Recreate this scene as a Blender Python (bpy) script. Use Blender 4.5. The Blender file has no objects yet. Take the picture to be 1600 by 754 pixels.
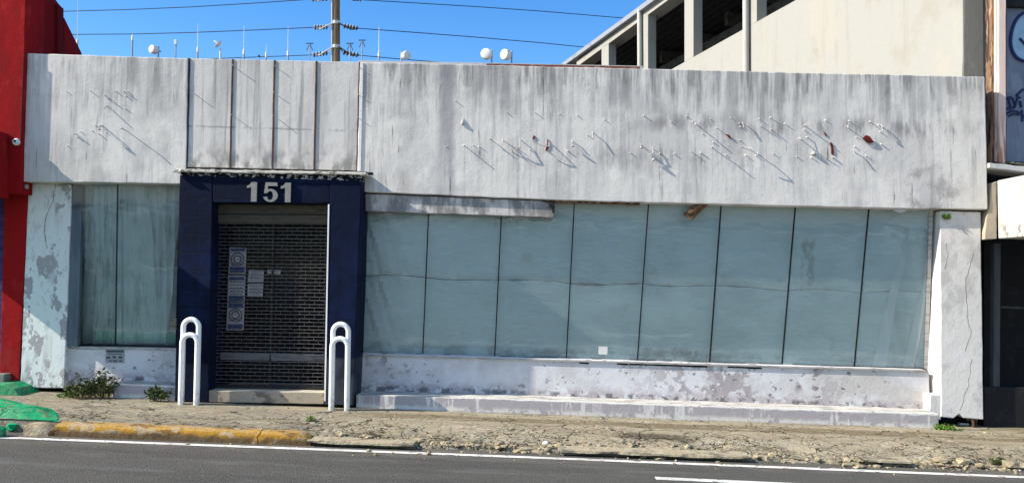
import bpy, bmesh, math, random
from mathutils import Vector, noise
R = random.Random(7)
S = bpy.context.scene
COL = S.collection
# ------------------------------------------------------------------ camera model
F, D0, CX, CY = 1380.0, 11.6, 800.0, 377.0
YAW, PITCH, ROLL = -2.45022548e-02, 4.93089226e-02, 7.28120277e-03
SL = 0.0255                                   # the street falls 2.55 % to the right
EYE = Vector((0, -D0, 1.6))
fw = Vector((math.sin(YAW)*math.cos(PITCH), math.cos(YAW)*math.cos(PITCH), math.sin(PITCH)))
r0 = Vector((math.cos(YAW), -math.sin(YAW), 0)); u0 = r0.cross(fw)
rt = math.cos(ROLL)*r0 + math.sin(ROLL)*u0; up = -math.sin(ROLL)*r0 + math.cos(ROLL)*u0
def ray(px, py): return fw + rt*((px-CX)/F) - up*((py-CY)/F)
def at(px, py, Y):
    d = ray(px, py); return EYE + d*((Y-EYE.y)/d.y)
def atx(px, py, X):
    d = ray(px, py); return EYE + d*((X-EYE.x)/d.x)
def atp(px, py, P, n):
    d = ray(px, py); return EYE + d*((P-EYE).dot(n)/d.dot(n))
def atg(px, py, u):                            # point on the sloping street plane z = u - SL x
    n = Vector((SL, 0, 1)); return atp(px, py, Vector((0, 0, u)), n)
SM, SK = 4.2, 3.05                             # sun: metres right and down per metre into the wall

# ------------------------------------------------------------------ materials
MATS = {}
def nd(nt, t, **k):
    n = nt.nodes.new(t)
    for a, b in k.items():
        if a.startswith('i_'): n.inputs[a[2:].replace('_', ' ')].default_value = b
        else: setattr(n, a, b)
    return n
def mask(nt, pos, spec):
    out = None
    for s in (spec if isinstance(spec, list) else [spec]):
        k = s[0]
        if k == 'n':                           # noise: scale xyz, detail, lo, hi, [seed]
            mp = nd(nt, 'ShaderNodeMapping'); mp.inputs['Scale'].default_value = s[1]
            if len(s) > 5: mp.inputs['Location'].default_value = (s[5]*3.7, s[5]*1.3, s[5]*2.9)
            nt.links.new(pos, mp.inputs['Vector'])
            t = nd(nt, 'ShaderNodeTexNoise', i_Scale=1.0, i_Detail=s[2], i_Roughness=0.62)
            nt.links.new(mp.outputs[0], t.inputs['Vector']); src = t.outputs[0]; lo, hi = s[3], s[4]
        elif k == 'v':                         # voronoi cell edges
            mp = nd(nt, 'ShaderNodeMapping'); mp.inputs['Scale'].default_value = s[1]
            nw = nd(nt, 'ShaderNodeTexNoise', i_Scale=s[5] if len(s) > 5 else 3.0, i_Detail=4.0)
            nt.links.new(pos, nw.inputs['Vector'])
            ad = nd(nt, 'ShaderNodeVectorMath', operation='MULTIPLY_ADD'); ad.inputs[1].default_value = (.35, .35, .35)
            nt.links.new(nw.outputs['Color'], ad.inputs[0]); nt.links.new(pos, ad.inputs[2])
            nt.links.new(ad.outputs[0], mp.inputs['Vector'])
            t = nd(nt, 'ShaderNodeTexVoronoi', feature='DISTANCE_TO_EDGE', i_Scale=1.0)
            nt.links.new(mp.outputs[0], t.inputs['Vector']); src = t.outputs[0]; lo, hi = s[2], s[3]
        elif k in 'xyz' or k == 'u':
            sp = nd(nt, 'ShaderNodeSeparateXYZ'); nt.links.new(pos, sp.inputs[0])
            if k == 'u':
                m = nd(nt, 'ShaderNodeMath', operation='MULTIPLY_ADD'); m.inputs[1].default_value = SL
                nt.links.new(sp.outputs[0], m.inputs[0]); nt.links.new(sp.outputs[2], m.inputs[2]); src = m.outputs[0]
            else: src = sp.outputs['xyz'.index(k)]
            lo, hi = s[1], s[2]
            if len(s) > 3:                     # wobble
                t = nd(nt, 'ShaderNodeTexNoise', i_Scale=s[4], i_Detail=4.0); nt.links.new(pos, t.inputs['Vector'])
                m = nd(nt, 'ShaderNodeMath', operation='MULTIPLY_ADD'); m.inputs[1].default_value = s[3]
                nt.links.new(t.outputs[0], m.inputs[0]); nt.links.new(src, m.inputs[2]); src = m.outputs[0]
                lo += s[3]/2; hi += s[3]/2
        elif k == 'nz':
            g = nd(nt, 'ShaderNodeNewGeometry'); sp = nd(nt, 'ShaderNodeSeparateXYZ'); nt.links.new(g.outputs['True Normal'], sp.inputs[0])
            src = sp.outputs[2]; lo, hi = s[1], s[2]
        mr = nd(nt, 'ShaderNodeMapRange', interpolation_type='SMOOTHSTEP')
        a, b = (lo, hi) if lo < hi else (hi, lo)
        mr.inputs['From Min'].default_value = a; mr.inputs['From Max'].default_value = b
        if lo > hi: mr.inputs['To Min'].default_value = 1; mr.inputs['To Max'].default_value = 0
        nt.links.new(src, mr.inputs['Value']); o = mr.outputs[0]
        if out is None: out = o
        else:
            m = nd(nt, 'ShaderNodeMath', operation='MULTIPLY'); nt.links.new(out, m.inputs[0]); nt.links.new(o, m.inputs[1]); out = m.outputs[0]
    return out
def mat(name, base, rough=0.85, layers=(), bump=(), metal=0.0, spec=0.14, coords='world', noisevar=None):
    m = bpy.data.materials.new(name); m.use_nodes = True; nt = m.node_tree; b = nt.nodes['Principled BSDF']
    b.inputs['Roughness'].default_value = rough; b.inputs['Metallic'].default_value = metal
    b.inputs['Specular IOR Level'].default_value = spec
    if coords == 'world': pos = nd(nt, 'ShaderNodeNewGeometry').outputs['Position']
    else: pos = nd(nt, 'ShaderNodeTexCoord').outputs['Object']
    c = nd(nt, 'ShaderNodeRGB'); c.outputs[0].default_value = (*base, 1); cur = c.outputs[0]
    for col, amt, sp in layers:
        mx = nd(nt, 'ShaderNodeMix', data_type='RGBA'); k = mask(nt, pos, sp)
        ml = nd(nt, 'ShaderNodeMath', operation='MULTIPLY'); ml.inputs[1].default_value = amt
        nt.links.new(k, ml.inputs[0]); nt.links.new(ml.outputs[0], mx.inputs[0])
        nt.links.new(cur, mx.inputs[6]); mx.inputs[7].default_value = (*col, 1); cur = mx.outputs[2]
    nt.links.new(cur, b.inputs['Base Color'])
    prev = None
    for st, dist, sp in bump:
        bp = nd(nt, 'ShaderNodeBump', i_Strength=st, i_Distance=dist)
        nt.links.new(mask(nt, pos, sp), bp.inputs['Height'])
        if prev: nt.links.new(prev, bp.inputs['Normal'])
        prev = bp.outputs[0]
    if prev: nt.links.new(prev, b.inputs['Normal'])
    MATS[name] = m; return m
G = lambda v, t=(1, 1, 1): (v*t[0], v*t[1], v*t[2])
STUC = [(0.20, 0.012, ('n', (7, 7, 7), 6, .2, .8)), (0.25, 0.004, ('n', (45, 45, 45), 3, .2, .8))]

FAS = (.665, .63, .585)
mat('weathered_white_paint', FAS, .9, [
    ((.53, .505, .48), .8, ('n', (1.1, 1.1, 1.0), 6, .44, .62, 20)),
    ((.42, .40, .375), .8, [('n', (3.2, 3.2, .45), 7, .48, .66), ('n', (.9, .9, 1.6), 3, .36, .60, 31)]),
    ((.27, .255, .25), .70, [('n', (13, 13, .75), 6, .53, .68, 2), ('n', (1.2, 1.2, 1.8), 4, .44, .60, 32)]),
    ((.76, .72, .66), .6, ('n', (2.0, 2.0, 1.6), 5, .54, .68, 4)),
    ((.34, .33, .325), .65, [('u', 3.55, 3.95, .7, 4), ('n', (16, 16, .9), 6, .46, .66, 41), ('n', (1.3, 1.3, 1.5), 4, .36, .56, 44)]),
    ((.40, .39, .38), .5, [('n', (24, 24, 1.0), 6, .48, .64, 42), ('n', (1.0, 1.0, .8), 3, .38, .55, 43)]),
    ((.27, .26, .255), .80, [('u', 3.75, 4.15, .9, 4), ('n', (7, 7, .6), 6, .43, .64, 3), ('n', (.8, .8, 1.0), 3, .34, .52, 33)]),
    ((.19, .185, .18), .80, [('u', 4.05, 4.42, .7, 7), ('n', (12, 12, .9), 6, .47, .62, 5), ('x', -2.3, -2.0)]),
    ((.22, .21, .21), .80, [('u', 3.60, 3.80, .15, 6), ('u', 4.02, 3.80, .15, 6), ('n', (9, 9, 2.2), 6, .42, .60, 6), ('x', .2, 1.0), ('n', (1.0, 1.0, 1.0), 3, .36, .5, 34)]),
    ((.30, .285, .28), .60, [('u', 3.10, 3.25, .25, 5), ('u', 3.55, 3.30, .25, 5), ('n', (6, 6, 1.6), 6, .48, .62, 16), ('x', -1.6, -.8), ('n', (1.0, 1.0, 1.0), 3, .42, .56, 35)]),
    ((.27, .26, .275), .75, [('x', -1.33, -1.20, .10, 3), ('x', -1.02, -1.12, .10, 3), ('n', (5, 5, .6), 5, .30, .6, 8)]),
    ((.32, .31, .305), .50, [('x', .05, .25, .15, 3), ('x', .80, .45, .15, 3), ('n', (6, 6, .6), 5, .40, .64, 9)]),
    ((.27, .255, .245), .70, [('x', 4.75, 5.0, .2, 3), ('x', 5.75, 5.5, .2, 3), ('n', (5, 5, 4), 6, .47, .62, 10), ('u', 3.45, 3.2, .3, 4)]),
    ((.62, .58, .51), .5, [('x', 5.2, 5.7, .3, 3), ('n', (2.5, 2.5, 2.5), 3, .35, .6, 11)]),
    ((.30, .25, .21), .45, ('n', (26, 26, 26), 3, .66, .72, 12)),
    ((.12, .11, .11), .75, [('n', (22, 22, .7), 4, .635, .67, 17), ('n', (1.7, 1.7, 2.8), 3, .48, .6, 18)]),
    ], STUC, spec=.12)
mat('grey_sign_panel_paint', (.60, .57, .535), .9, [
    ((.38, .365, .35), .75, ('n', (3.0, 3.0, .7), 5, .42, .68)),
    ((.21, .205, .20), .7, ('n', (15, 15, .4), 4, .52, .72, 2)),
    ((.16, .155, .15), .85, [('u', 3.45, 3.05, .35, 6), ('n', (6, 6, 3), 5, .38, .6, 3)]),
    ((.62, .60, .57), .5, ('n', (2.6, 2.6, 1.4), 4, .54, .7, 4)),
    ((.25, .24, .24), .7, [('u', 3.55, 3.57, .03, 6), ('u', 3.595, 3.575, .03, 6), ('n', (4, 4, 4), 3, .42, .55, 8)]),
    ], STUC, spec=.2)
PURP = (.33, .29, .31)
mat('peeling_pillar_paint', (.66, .695, .68), .88, [
    ((.30, .275, .285), .85, [('n', (5.5, 5.5, 3.4), 10, .545, .552, 1), ('n', (1.9, 1.9, 1.3), 2, .42, .50, 3)]), ((.47, .49, .49), .6, [('n', (9, 9, 5), 9, .585, .595, 21)]),
    ((.42, .42, .44), .5, ('n', (6, 6, 1.2), 5, .52, .7, 2)),
    ((.12, .11, .11), .8, [('n', (7, 7, 5), 7, .58, .63, 5), ('u', 2.50, 2.80, .3, 6)]),
    ((.16, .14, .13), .7, [('n', (14, 14, 9), 5, .52, .6, 6), ('u', .28, .12, .1, 6)]),
    ], STUC, spec=.2)
mat('cracked_pillar_paint', (.66, .635, .60), .88, [
    ((.47, .45, .43), .75, ('n', (2.4, 2.4, 1.6), 7, .47, .58, 1)),
    ((.68, .67, .66), .6, ('n', (3.4, 3.4, 2.2), 5, .56, .62, 7)),
    ((.42, .37, .30), .6, [('u', 2.45, 2.78, .2, 6), ('n', (7, 7, 3), 5, .48, .62, 5)]),
    ((.30, .28, .27), .6, [('n', (14, 14, 9), 5, .55, .63, 6), ('u', .30, .05, .1, 6)]),
    ], STUC, spec=.2)
mat('peeling_sill_paint', (.61, .605, .62), .88, [
    ((.50, .49, .485), .65, ('n', (2, 2, 3), 5, .46, .6, 15)),
    ((.48, .455, .42), .8, [('x', 2.9, 4.3, .6, 2), ('n', (1.5, 1.5, 2.5), 5, .36, .55, 15)]),
    ((.31, .275, .28), .88, [('n', (7, 7, 8), 10, .505, .512, 1), ('x', 1.2, 2.2, .6, 1.5), ('x', 4.3, 3.6, .6, 1.5), ('n', (1.5, 1.5, 1.2), 3, .42, .5, 14)]),
    ((.31, .275, .28), .88, [('n', (6, 6, 7), 10, .535, .542, 1), ('n', (.9, .9, .5), 2, .49, .56, 8)]),
    ((.20, .17, .18), .9, [('n', (9, 9, 11), 8, .60, .62, 4), ('n', (.7, .7, .5), 2, .45, .55, 2)]),
    ((.38, .33, .34), .8, [('n', (6, 6, 8), 7, .44, .52, 6), ('u', .30, .17, .12, 5)]),
    ((.10, .10, .10), .8, [('n', (8, 8, 8), 7, .50, .56, 9), ('u', .215, .17, .04, 8)]),
    ((.46, .45, .44), .5, ('n', (3, 3, 1.5), 5, .5, .7, 5)),
    ], STUC, spec=.2)
mat('ledge_paint', (.36, .335, .345), .9, [
    ((.60, .59, .57), .9, [('n', (12, 12, 2.2), 6, .56, .60, 1), ('n', (1.3, 1.3, .5), 2, .42, .55, 8)]),
    ((.62, .60, .55), .95, [('u', .03, -.03, .04, 14), ('n', (5, 5, 5), 5, .42, .48, 3), ('u', -.06, -.03)]),
    ((.64, .63, .60), 1.0, [('u', .11, .125, .05, 9)]),
    ((.34, .26, .25), .7, [('n', (9, 9, 14), 6, .60, .63, 5)]),
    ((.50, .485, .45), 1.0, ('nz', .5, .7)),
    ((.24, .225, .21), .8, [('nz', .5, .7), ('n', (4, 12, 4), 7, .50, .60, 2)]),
    ], STUC, spec=.2)
def brick_mat(name, base, joint):
    m = mat(name, base, .7, [
        (G(2.6, base), .6, ('n', (2, 2, 2), 5, .45, .7)),
        (G(.55, base), .5, ('n', (9, 9, 2), 5, .5, .72, 3)),
        ((.06, .07, .085), .8, [('u', .60, .56, .06, 9), ('n', (3, 3, 2), 5, .25, .6, 6), ('x', -2.85, -2.75)]),
        ((.42, .40, .37), .9, [('u', 2.875, 2.885, .03, 30), ('n', (14, 14, 22), 5, .53, .56, 5)]), ((.004, .004, .006), .9, [('u', 2.865, 2.875, .02, 30), ('n', (14, 14, 22), 5, .55, .52, 5)]),
        ], [(0.25, .01, ('n', (9, 9, 9), 5, .2, .8))], spec=.10)
    if joint:
        nt = m.node_tree; b = nt.nodes['Principled BSDF']
        g = nd(nt, 'ShaderNodeNewGeometry'); sp = nd(nt, 'ShaderNodeSeparateXYZ'); nt.links.new(g.outputs['Position'], sp.inputs[0])
        mm = nd(nt, 'ShaderNodeMath', operation='MULTIPLY_ADD'); mm.inputs[1].default_value = SL
        nt.links.new(sp.outputs[0], mm.inputs[0]); nt.links.new(sp.outputs[2], mm.inputs[2])
        cb = nd(nt, 'ShaderNodeCombineXYZ'); nt.links.new(sp.outputs[0], cb.inputs[0]); nt.links.new(mm.outputs[0], cb.inputs[1])
        br = nd(nt, 'ShaderNodeTexBrick', offset=.5); br.inputs['Scale'].default_value = 1
        br.inputs['Brick Width'].default_value = .46; br.inputs['Row Height'].default_value = .235; br.inputs['Mortar Size'].default_value = .006
        br.inputs['Mortar Smooth'].default_value = .3
        br.inputs['Color1'].default_value = (1, 1, 1, 1); br.inputs['Color2'].default_value = (.78, .78, .78, 1); br.inputs['Mortar'].default_value = (.45, .45, .45, 1)
        nt.links.new(cb.outputs[0], br.inputs['Vector'])
        old = b.inputs['Base Color'].links[0].from_socket
        mx = nd(nt, 'ShaderNodeMix', data_type='RGBA', blend_type='MULTIPLY'); mx.inputs[0].default_value = 1
        nt.links.new(old, mx.inputs[6]); nt.links.new(br.outputs[0], mx.inputs[7]); nt.links.new(mx.outputs[2], b.inputs['Base Color'])
        bp = nd(nt, 'ShaderNodeBump', i_Strength=.6, i_Distance=.01, invert=True); nt.links.new(br.outputs['Fac'], bp.inputs['Height'])
        nt.links.new(b.inputs['Normal'].links[0].from_socket, bp.inputs['Normal']); nt.links.new(bp.outputs[0], b.inputs['Normal'])
NAVY = (.0022, .0060, .023)
brick_mat('navy_block_paint', NAVY, True); brick_mat('navy_smooth_paint', NAVY, False)
mat('cream_cap_paint', (.60, .57, .50), .85, [((.12, .11, .10), .9, ('n', (9, 9, 20), 6, .56, .60)), ((.30, .27, .22), .6, ('n', (4, 4, 4), 4, .5, .65, 3))], STUC)
mat('rusty_iron', (.085, .045, .035), .85, [((.04, .025, .02), .8, ('n', (20, 20, 3), 4, .45, .6)), ((.20, .09, .05), .6, ('n', (25, 25, 8), 3, .56, .66, 4))], [(.4, .004, ('n', (60, 60, 60), 3, .3, .7))])
mat('black_metal', (.015, .015, .017), .5, [((.05, .045, .04), .5, ('n', (20, 20, 20), 3, .5, .65))])
mat('white_pipe_paint', (.80, .80, .80), .35, [((.45, .38, .30), .6, ('n', (30, 30, 8), 5, .63, .70)), ((.62, .62, .60), .5, ('n', (12, 12, 3), 4, .5, .7, 2)), ((.40, .36, .30), .7, [('u', .22, -.05, .2, 9), ('n', (22, 22, 14), 5, .40, .58, 5)])], spec=.5)
mat('white_stud_paint', (.72, .71, .68), .7, [((.4, .3, .22), .5, ('n', (60, 60, 60), 3, .55, .65))])
mat('thin_dark_wire', (.44, .43, .42), .6, [((.3, .24, .2), .5, ('n', (40, 40, 40), 3, .5, .6))])
mat('red_rag_paint', (.14, .020, .014), .85, [((.12, .02, .015), .7, ('n', (50, 50, 50), 3, .5, .6))])
mat('brushed_number_metal', (.27, .26, .24), .5, [((.17, .165, .15), .5, ('n', (5, 5, 60), 3, .45, .6))], metal=.25)
mat('beige_header', (.075, .066, .052), .7, [((.03, .026, .022), .6, ('n', (4, 4, 20), 4, .5, .65))])
mat('grille_metal', (.15, .145, .15), .5, [((.06, .055, .055), .6, ('n', (9, 9, 9), 4, .5, .65))], metal=.55)
mat('dull_slat_metal', (.022, .022, .024), .6, [((.045, .04, .04), .5, ('n', (7, 7, 30), 4, .5, .65))])
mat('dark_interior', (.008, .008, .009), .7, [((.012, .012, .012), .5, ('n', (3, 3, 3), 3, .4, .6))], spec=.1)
mat('dull_rail_metal', (.15, .155, .17), .5, [((.07, .07, .075), .6, ('n', (6, 6, 30), 5, .5, .6))], metal=.2)
mat('reveal_shade_slate', (.12, .15, .18), .8, [((.07, .09, .11), .6, ('n', (6, 6, 1), 4, .45, .62))])  # dark tone standing in for shade on the left window reveal
mat('black_gasket', (.012, .012, .012), .6, [((.03, .03, .03), .5, ('n', (12, 12, 12), 3, .5, .6))])
mat('aluminium_strip', (.42, .41, .40), .5, [((.2, .18, .16), .6, ('n', (6, 6, 30), 5, .5, .6))], metal=.3)
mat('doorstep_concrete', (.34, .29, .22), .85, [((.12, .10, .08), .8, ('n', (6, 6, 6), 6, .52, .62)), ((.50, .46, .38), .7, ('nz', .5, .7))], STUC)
mat('red_stucco', (.29, .009, .011), .85, [((.20, .010, .012), .75, ('n', (2.5, 2.5, .9), 6, .46, .66)), ((.25, .05, .045), .5, [('u', .7, .0, .5, 4), ('n', (6, 6, 3), 6, .42, .6, 7)]), ((.14, .012, .012), .6, ('n', (12, 12, .5), 5, .56, .70, 9)), ((.42, .03, .025), .5, ('n', (6, 6, 3), 4, .56, .7, 2))], STUC, spec=.06)
mat('shaded_red_stucco', (.21, .010, .013), .85, [((.12, .008, .01), .6, ('n', (4, 4, .8), 5, .45, .66))], STUC, spec=.05)  # darker copy of the red stucco, shade painted into the side walls
mat('dark_red_stucco', (.12, .008, .011), .8, [((.10, .008, .01), .6, ('n', (6, 6, .6), 5, .45, .7))], STUC, spec=.06)
mat('purple_shutter', (.08, .04, .16), .6, [((.02, .02, .04), .7, ('n', (3, 3, 12), 3, .45, .6))])
mat('tan_stucco', (.33, .322, .292), .9, [
    ((.26, .225, .17), .5, ('n', (1.1, 1.1, 1.1), 6, .50, .68)), ((.36, .335, .28), .6, ('n', (.8, .8, .6), 5, .60, .64, 5)),
    ((.27, .235, .19), .5, ('n', (6, 6, .5), 5, .55, .72, 2))], STUC, spec=.1)
mat('grey_concrete', (.18, .175, .155), .9, [((.10, .095, .085), .7, ('n', (3, 3, 1), 6, .46, .62)), ((.27, .265, .245), .5, ('n', (5, 5, 5), 4, .56, .66, 3))], STUC)
mat('galvanised_roof', (.30, .31, .33), .5, [((.18, .18, .19), .5, ('n', (3, 3, 3), 4, .5, .65))], metal=.2)
mat('dark_roof_deck', (.05, .05, .053), .6, [((.02, .02, .02), .6, ('n', (5, 5, 5), 3, .45, .6))])
mat('steel_beam_paint', (.10, .10, .10), .6, [((.03, .03, .03), .6, ('n', (7, 7, 7), 3, .5, .6))])
TEAL = (.70, .83, .83)
mat('teal_sheet', TEAL, .8, [
    ((.56, .70, .70), .6, ('n', (1.2, 1.2, 1.2), 5, .48, .66)), ((.80, .88, .89), .5, ('n', (2.6, 2.6, 9), 5, .56, .68, 2)),
    ((.50, .61, .59), .55, ('u', 2.2, 2.75, .3, 1.5)),
    ((.05, .05, .04), .85, [('x', 1.45, 1.60, .2, 5), ('x', 2.35, 2.15, .3, 5), ('u', .84, .76, .12, 9), ('n', (8, 8, 8), 6, .38, .55, 4)]),
    ((.26, .22, .15), .7, [('x', 3.58, 3.64, .1, 7), ('x', 3.80, 3.74, .1, 7), ('u', 1.55, 1.75, .2, 4), ('u', 2.35, 2.25, .2, 4), ('n', (9, 9, 5), 5, .38, .55, 5)]),
    ((.34, .29, .17), .6, [('x', -.62, -.52, .08, 7), ('x', -.10, -.2, .08, 7), ('u', 2.25, 2.5), ('n', (12, 12, 3), 5, .46, .6, 6)]),
    ((.38, .37, .29), .45, [('n', (1.6, 1.6, 1.0), 5, .60, .72, 11)]),
    ((.12, .14, .12), .6, [('u', .80, .70, .1, 4), ('n', (3, 3, 3), 5, .4, .62, 9)]),
    ], [(.8, .03, ('n', (2.2, 2.2, 6), 6, .3, .7)), (.4, .008, ('n', (12, 12, 30), 5, .3, .7))], spec=.25)
mat('pale_drape', (.88, .92, .91), .8, [((.72, .78, .78), .5, ('n', (9, 9, 1), 3, .45, .65))])
mat('grey_curtain', (.52, .63, .62), .85, [((.20, .27, .27), .75, ('n', (11, 11, .7), 5, .47, .64)), ((.56, .68, .69), .5, ('n', (3, 3, 2), 4, .5, .66, 3))], [(.3, .01, ('n', (10, 10, 2), 4, .3, .7))])
mat('blue_sheet', (.20, .42, .60), .8, [((.12, .27, .42), .6, ('n', (10, 10, 1), 3, .45, .65))])
ASPH = (.076, .073, .064)
mat('asphalt', ASPH, .85, [
    ((.052, .050, .044), .6, ('n', (.5, 2.2, 1), 5, .45, .66)), ((.125, .122, .116), .6, ('n', (.7, 3.5, 1), 5, .52, .7, 3)),
    ((.19, .185, .175), .8, ('n', (75, 75, 75), 2, .60, .68, 1)), ((.03, .03, .03), .8, ('n', (60, 60, 60), 2, .60, .68, 5)),
    ((.14, .125, .10), .7, [('y', -2.75, -2.5, .25, 2), ('n', (3, 6, 3), 6, .35, .65, 7)]),
    ], [(.6, .008, ('n', (70, 70, 70), 3, .25, .75))], spec=.3)
mat('line_paint', (.68, .67, .63), .7, [((.14, .13, .12), .85, ('n', (9, 16, 9), 8, .575, .60)), ((.45, .43, .40), .6, ('n', (3, 3, 3), 4, .5, .65, 3))], [(.4, .005, ('n', (70, 70, 70), 3, .25, .75))])
mat('cracked_concrete', (.300, .260, .183), .92, [
    ((.235, .195, .13), .75, ('n', (.8, 3.0, 1), 6, .44, .64)), ((.385, .345, .262), .7, ('n', (1.2, 4.5, 1), 6, .52, .66, 2)),
    ((.16, .125, .075), .85, [('y', -1.00, -.85, .25, 1.0), ('y', -.45, -.60, .2, 1.0), ('n', (.8, 5, 1), 5, .34, .52, 4), ('x', -3.2, -1.5)]),
    ((.20, .18, .14), .65, [('x', -1.6, -2.8, .8, 1.2), ('n', (1.2, 3, 1), 6, .36, .56, 22)]),
    ((.07, .055, .035), .8, [('x', .85, 1.1, .2, 3), ('x', 2.0, 1.6, .2, 3), ('y', -1.62, -1.5, .12, 3), ('y', -1.28, -1.4, .12, 3)]),
    ((.50, .47, .40), .6, ('n', (16, 16, 16), 3, .60, .68, 6)), ((.10, .085, .06), .6, ('n', (20, 20, 20), 4, .60, .68, 8)),
    ((.14, .12, .08), .6, [('y', -.28, -.05, .15, 3), ('n', (3, 6, 3), 5, .35, .6, 9)]),
    ((.02, .018, .014), .9, [('v', (1.5, 2.2, 1.5), .022, .004, 2.5), ('n', (.9, 1.4, 1), 3, .44, .54, 3)]),
    ((.025, .02, .014), .95, [('v', (5.0, 8.5, 5.0), .045, .02, 0, 6), ('y', -1.05, -1.40, .3, 2), ('n', (1.2, 1.6, 1), 3, .40, .50, 5)]),
    ((.03, .024, .016), .9, [('v', (11, 17, 11), .06, .03, 0, 9), ('y', -1.35, -1.65, .3, 2), ('n', (2.2, 2.6, 1), 3, .44, .54, 7)]),
    ((.035, .03, .02), .9, [('v', (2.6, 4.4, 2.6), .02, .008, 0, 4), ('n', (1.0, 1.3, 1), 3, .46, .54, 12)]),
    ], [(.22, .015, ('n', (9, 9, 9), 7, .2, .8)), (.35, .005, ('n', (55, 55, 55), 3, .25, .75))], spec=.08)
mat('yellow_kerb_paint', (.34, .18, .022), .8, [
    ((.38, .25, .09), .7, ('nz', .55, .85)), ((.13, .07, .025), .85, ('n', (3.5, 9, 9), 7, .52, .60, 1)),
    ((.34, .27, .18), .85, ('n', (7, 7, 14), 8, .545, .565, 4)), ((.07, .05, .03), .9, [('u', -.075, -.13, .07, 8), ('n', (5, 5, 5), 5, .30, .45, 2)]),
    ], [(.6, .012, ('n', (12, 12, 12), 6, .25, .75))])
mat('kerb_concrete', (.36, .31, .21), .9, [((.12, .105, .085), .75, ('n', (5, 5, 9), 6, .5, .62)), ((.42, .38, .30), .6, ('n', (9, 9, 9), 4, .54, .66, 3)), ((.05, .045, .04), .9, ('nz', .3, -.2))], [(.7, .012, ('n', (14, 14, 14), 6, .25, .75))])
mat('rubble_stone', (.36, .30, .19), .9, [((.17, .14, .10), .7, ('n', (9, 9, 9), 5, .46, .6)), ((.42, .38, .30), .6, ('n', (14, 14, 14), 4, .56, .66, 3))], [(.6, .01, ('n', (30, 30, 30), 5, .25, .75))])
mat('green_ground_paint', (.006, .30, .12), .85, [((.006, .22, .085), .6, ('n', (4, 4, 4), 5, .46, .62)), ((.03, .28, .13), .5, ('n', (12, 12, 12), 5, .56, .66, 2)), ((.20, .20, .13), .85, ('n', (7, 7, 7), 7, .555, .585, 5)), ((.12, .26, .15), .5, ('n', (2.2, 2.2, 2.2), 5, .48, .62, 15)), ((.002, .05, .02), .8, [('v', (3, 5, 3), .03, .006, 4), ('n', (1.4, 1.4, 1), 3, .45, .55, 7)])], [(.6, .012, ('n', (14, 14, 14), 6, .25, .75))])
mat('earth', (.12, .115, .10), .95, [((.08, .08, .06), .7, ('n', (.4, .4, .4), 6, .42, .62))])
mat('leaf_green', (.06, .085, .025), .6, [((.04, .07, .02), .7, ('n', (15, 15, 15), 3, .45, .6)), ((.16, .19, .07), .6, ('n', (22, 22, 22), 3, .57, .66, 2))])
mat('bright_leaf', (.13, .27, .03), .6, [((.07, .15, .02), .7, ('n', (25, 25, 25), 3, .45, .6))])
mat('dry_stem', (.20, .14, .08), .8, [((.10, .07, .04), .6, ('n', (20, 20, 20), 3, .45, .6))])
mat('pole_timber', (.22, .15, .09), .9, [((.08, .055, .035), .85, ('n', (26, 26, .8), 5, .47, .58)), ((.36, .28, .19), .6, ('n', (30, 30, 1.2), 4, .55, .66, 3))], [(.5, .01, ('n', (30, 30, 1.2), 4, .3, .7))])
mat('insulator_dark', (.03, .025, .025), .3, [((.06, .05, .05), .5, ('n', (20, 20, 20), 3, .5, .6))], spec=.5)
mat('insulator_pale', (.62, .60, .56), .4, [((.4, .38, .35), .5, ('n', (20, 20, 20), 3, .5, .6))])
mat('power_cable', (.03, .035, .045), .6, [((.05, .05, .05), .5, ('n', (9, 9, 9), 3, .5, .6))])
mat('antenna_white', (.75, .75, .74), .5, [((.55, .54, .52), .5, ('n', (12, 12, 12), 3, .5, .65))])
mat('antenna_grey', (.33, .36, .40), .5, [((.22, .23, .25), .5, ('n', (12, 12, 12), 3, .5, .65))])
mat('salmon_post_paint', (.66, .50, .43), .8, [((.70, .68, .66), .8, ('n', (3, 3, .8), 5, .5, .6)), ((.24, .09, .04), .8, [('n', (14, 14, 1.4), 5, .46, .58, 4), ('z', 4.2, 3.3, .6, 3)])], STUC)
mat('rotten_timber', (.22, .13, .08), .9, [((.05, .03, .02), .9, ('n', (16, 16, 1.8), 6, .48, .56)), ((.45, .30, .18), .7, ('n', (12, 12, 2), 4, .56, .64, 3))], [(.6, .012, ('n', (25, 25, 2), 5, .3, .7))])
mat('grey_shutter_panel', (.16, .19, .25), .6, [((.24, .28, .34), .6, ('n', (3, 3, 2), 4, .48, .62)), ((.10, .12, .16), .6, ('n', (8, 8, 1), 4, .52, .66, 3))])
mat('graffiti_ink', (.02, .03, .10), .5, [((.03, .045, .14), .5, ('n', (20, 20, 20), 3, .45, .6))])
mat('graffiti_pale_fill', (.30, .45, .58), .6, [((.22, .35, .47), .6, ('n', (8, 8, 8), 4, .45, .6))])
mat('white_canopy_paint', (.46, .45, .43), .85, [((.38, .36, .32), .6, ('n', (5, 5, 1.5), 5, .52, .66)), ((.20, .17, .14), .8, [('n', (9, 9, 9), 6, .55, .6, 3), ('u', 2.62, 2.52, .1, 6)])], STUC)
mat('beige_canopy_side', (.42, .36, .27), .9, [((.25, .20, .14), .6, ('n', (5, 5, 2), 5, .48, .62))], STUC)
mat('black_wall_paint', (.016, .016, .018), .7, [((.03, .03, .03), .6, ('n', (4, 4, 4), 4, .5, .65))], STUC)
mat('grey_post_paint', (.075, .08, .085), .6, [((.04, .04, .04), .6, ('n', (6, 6, 2), 4, .5, .62))])
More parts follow.
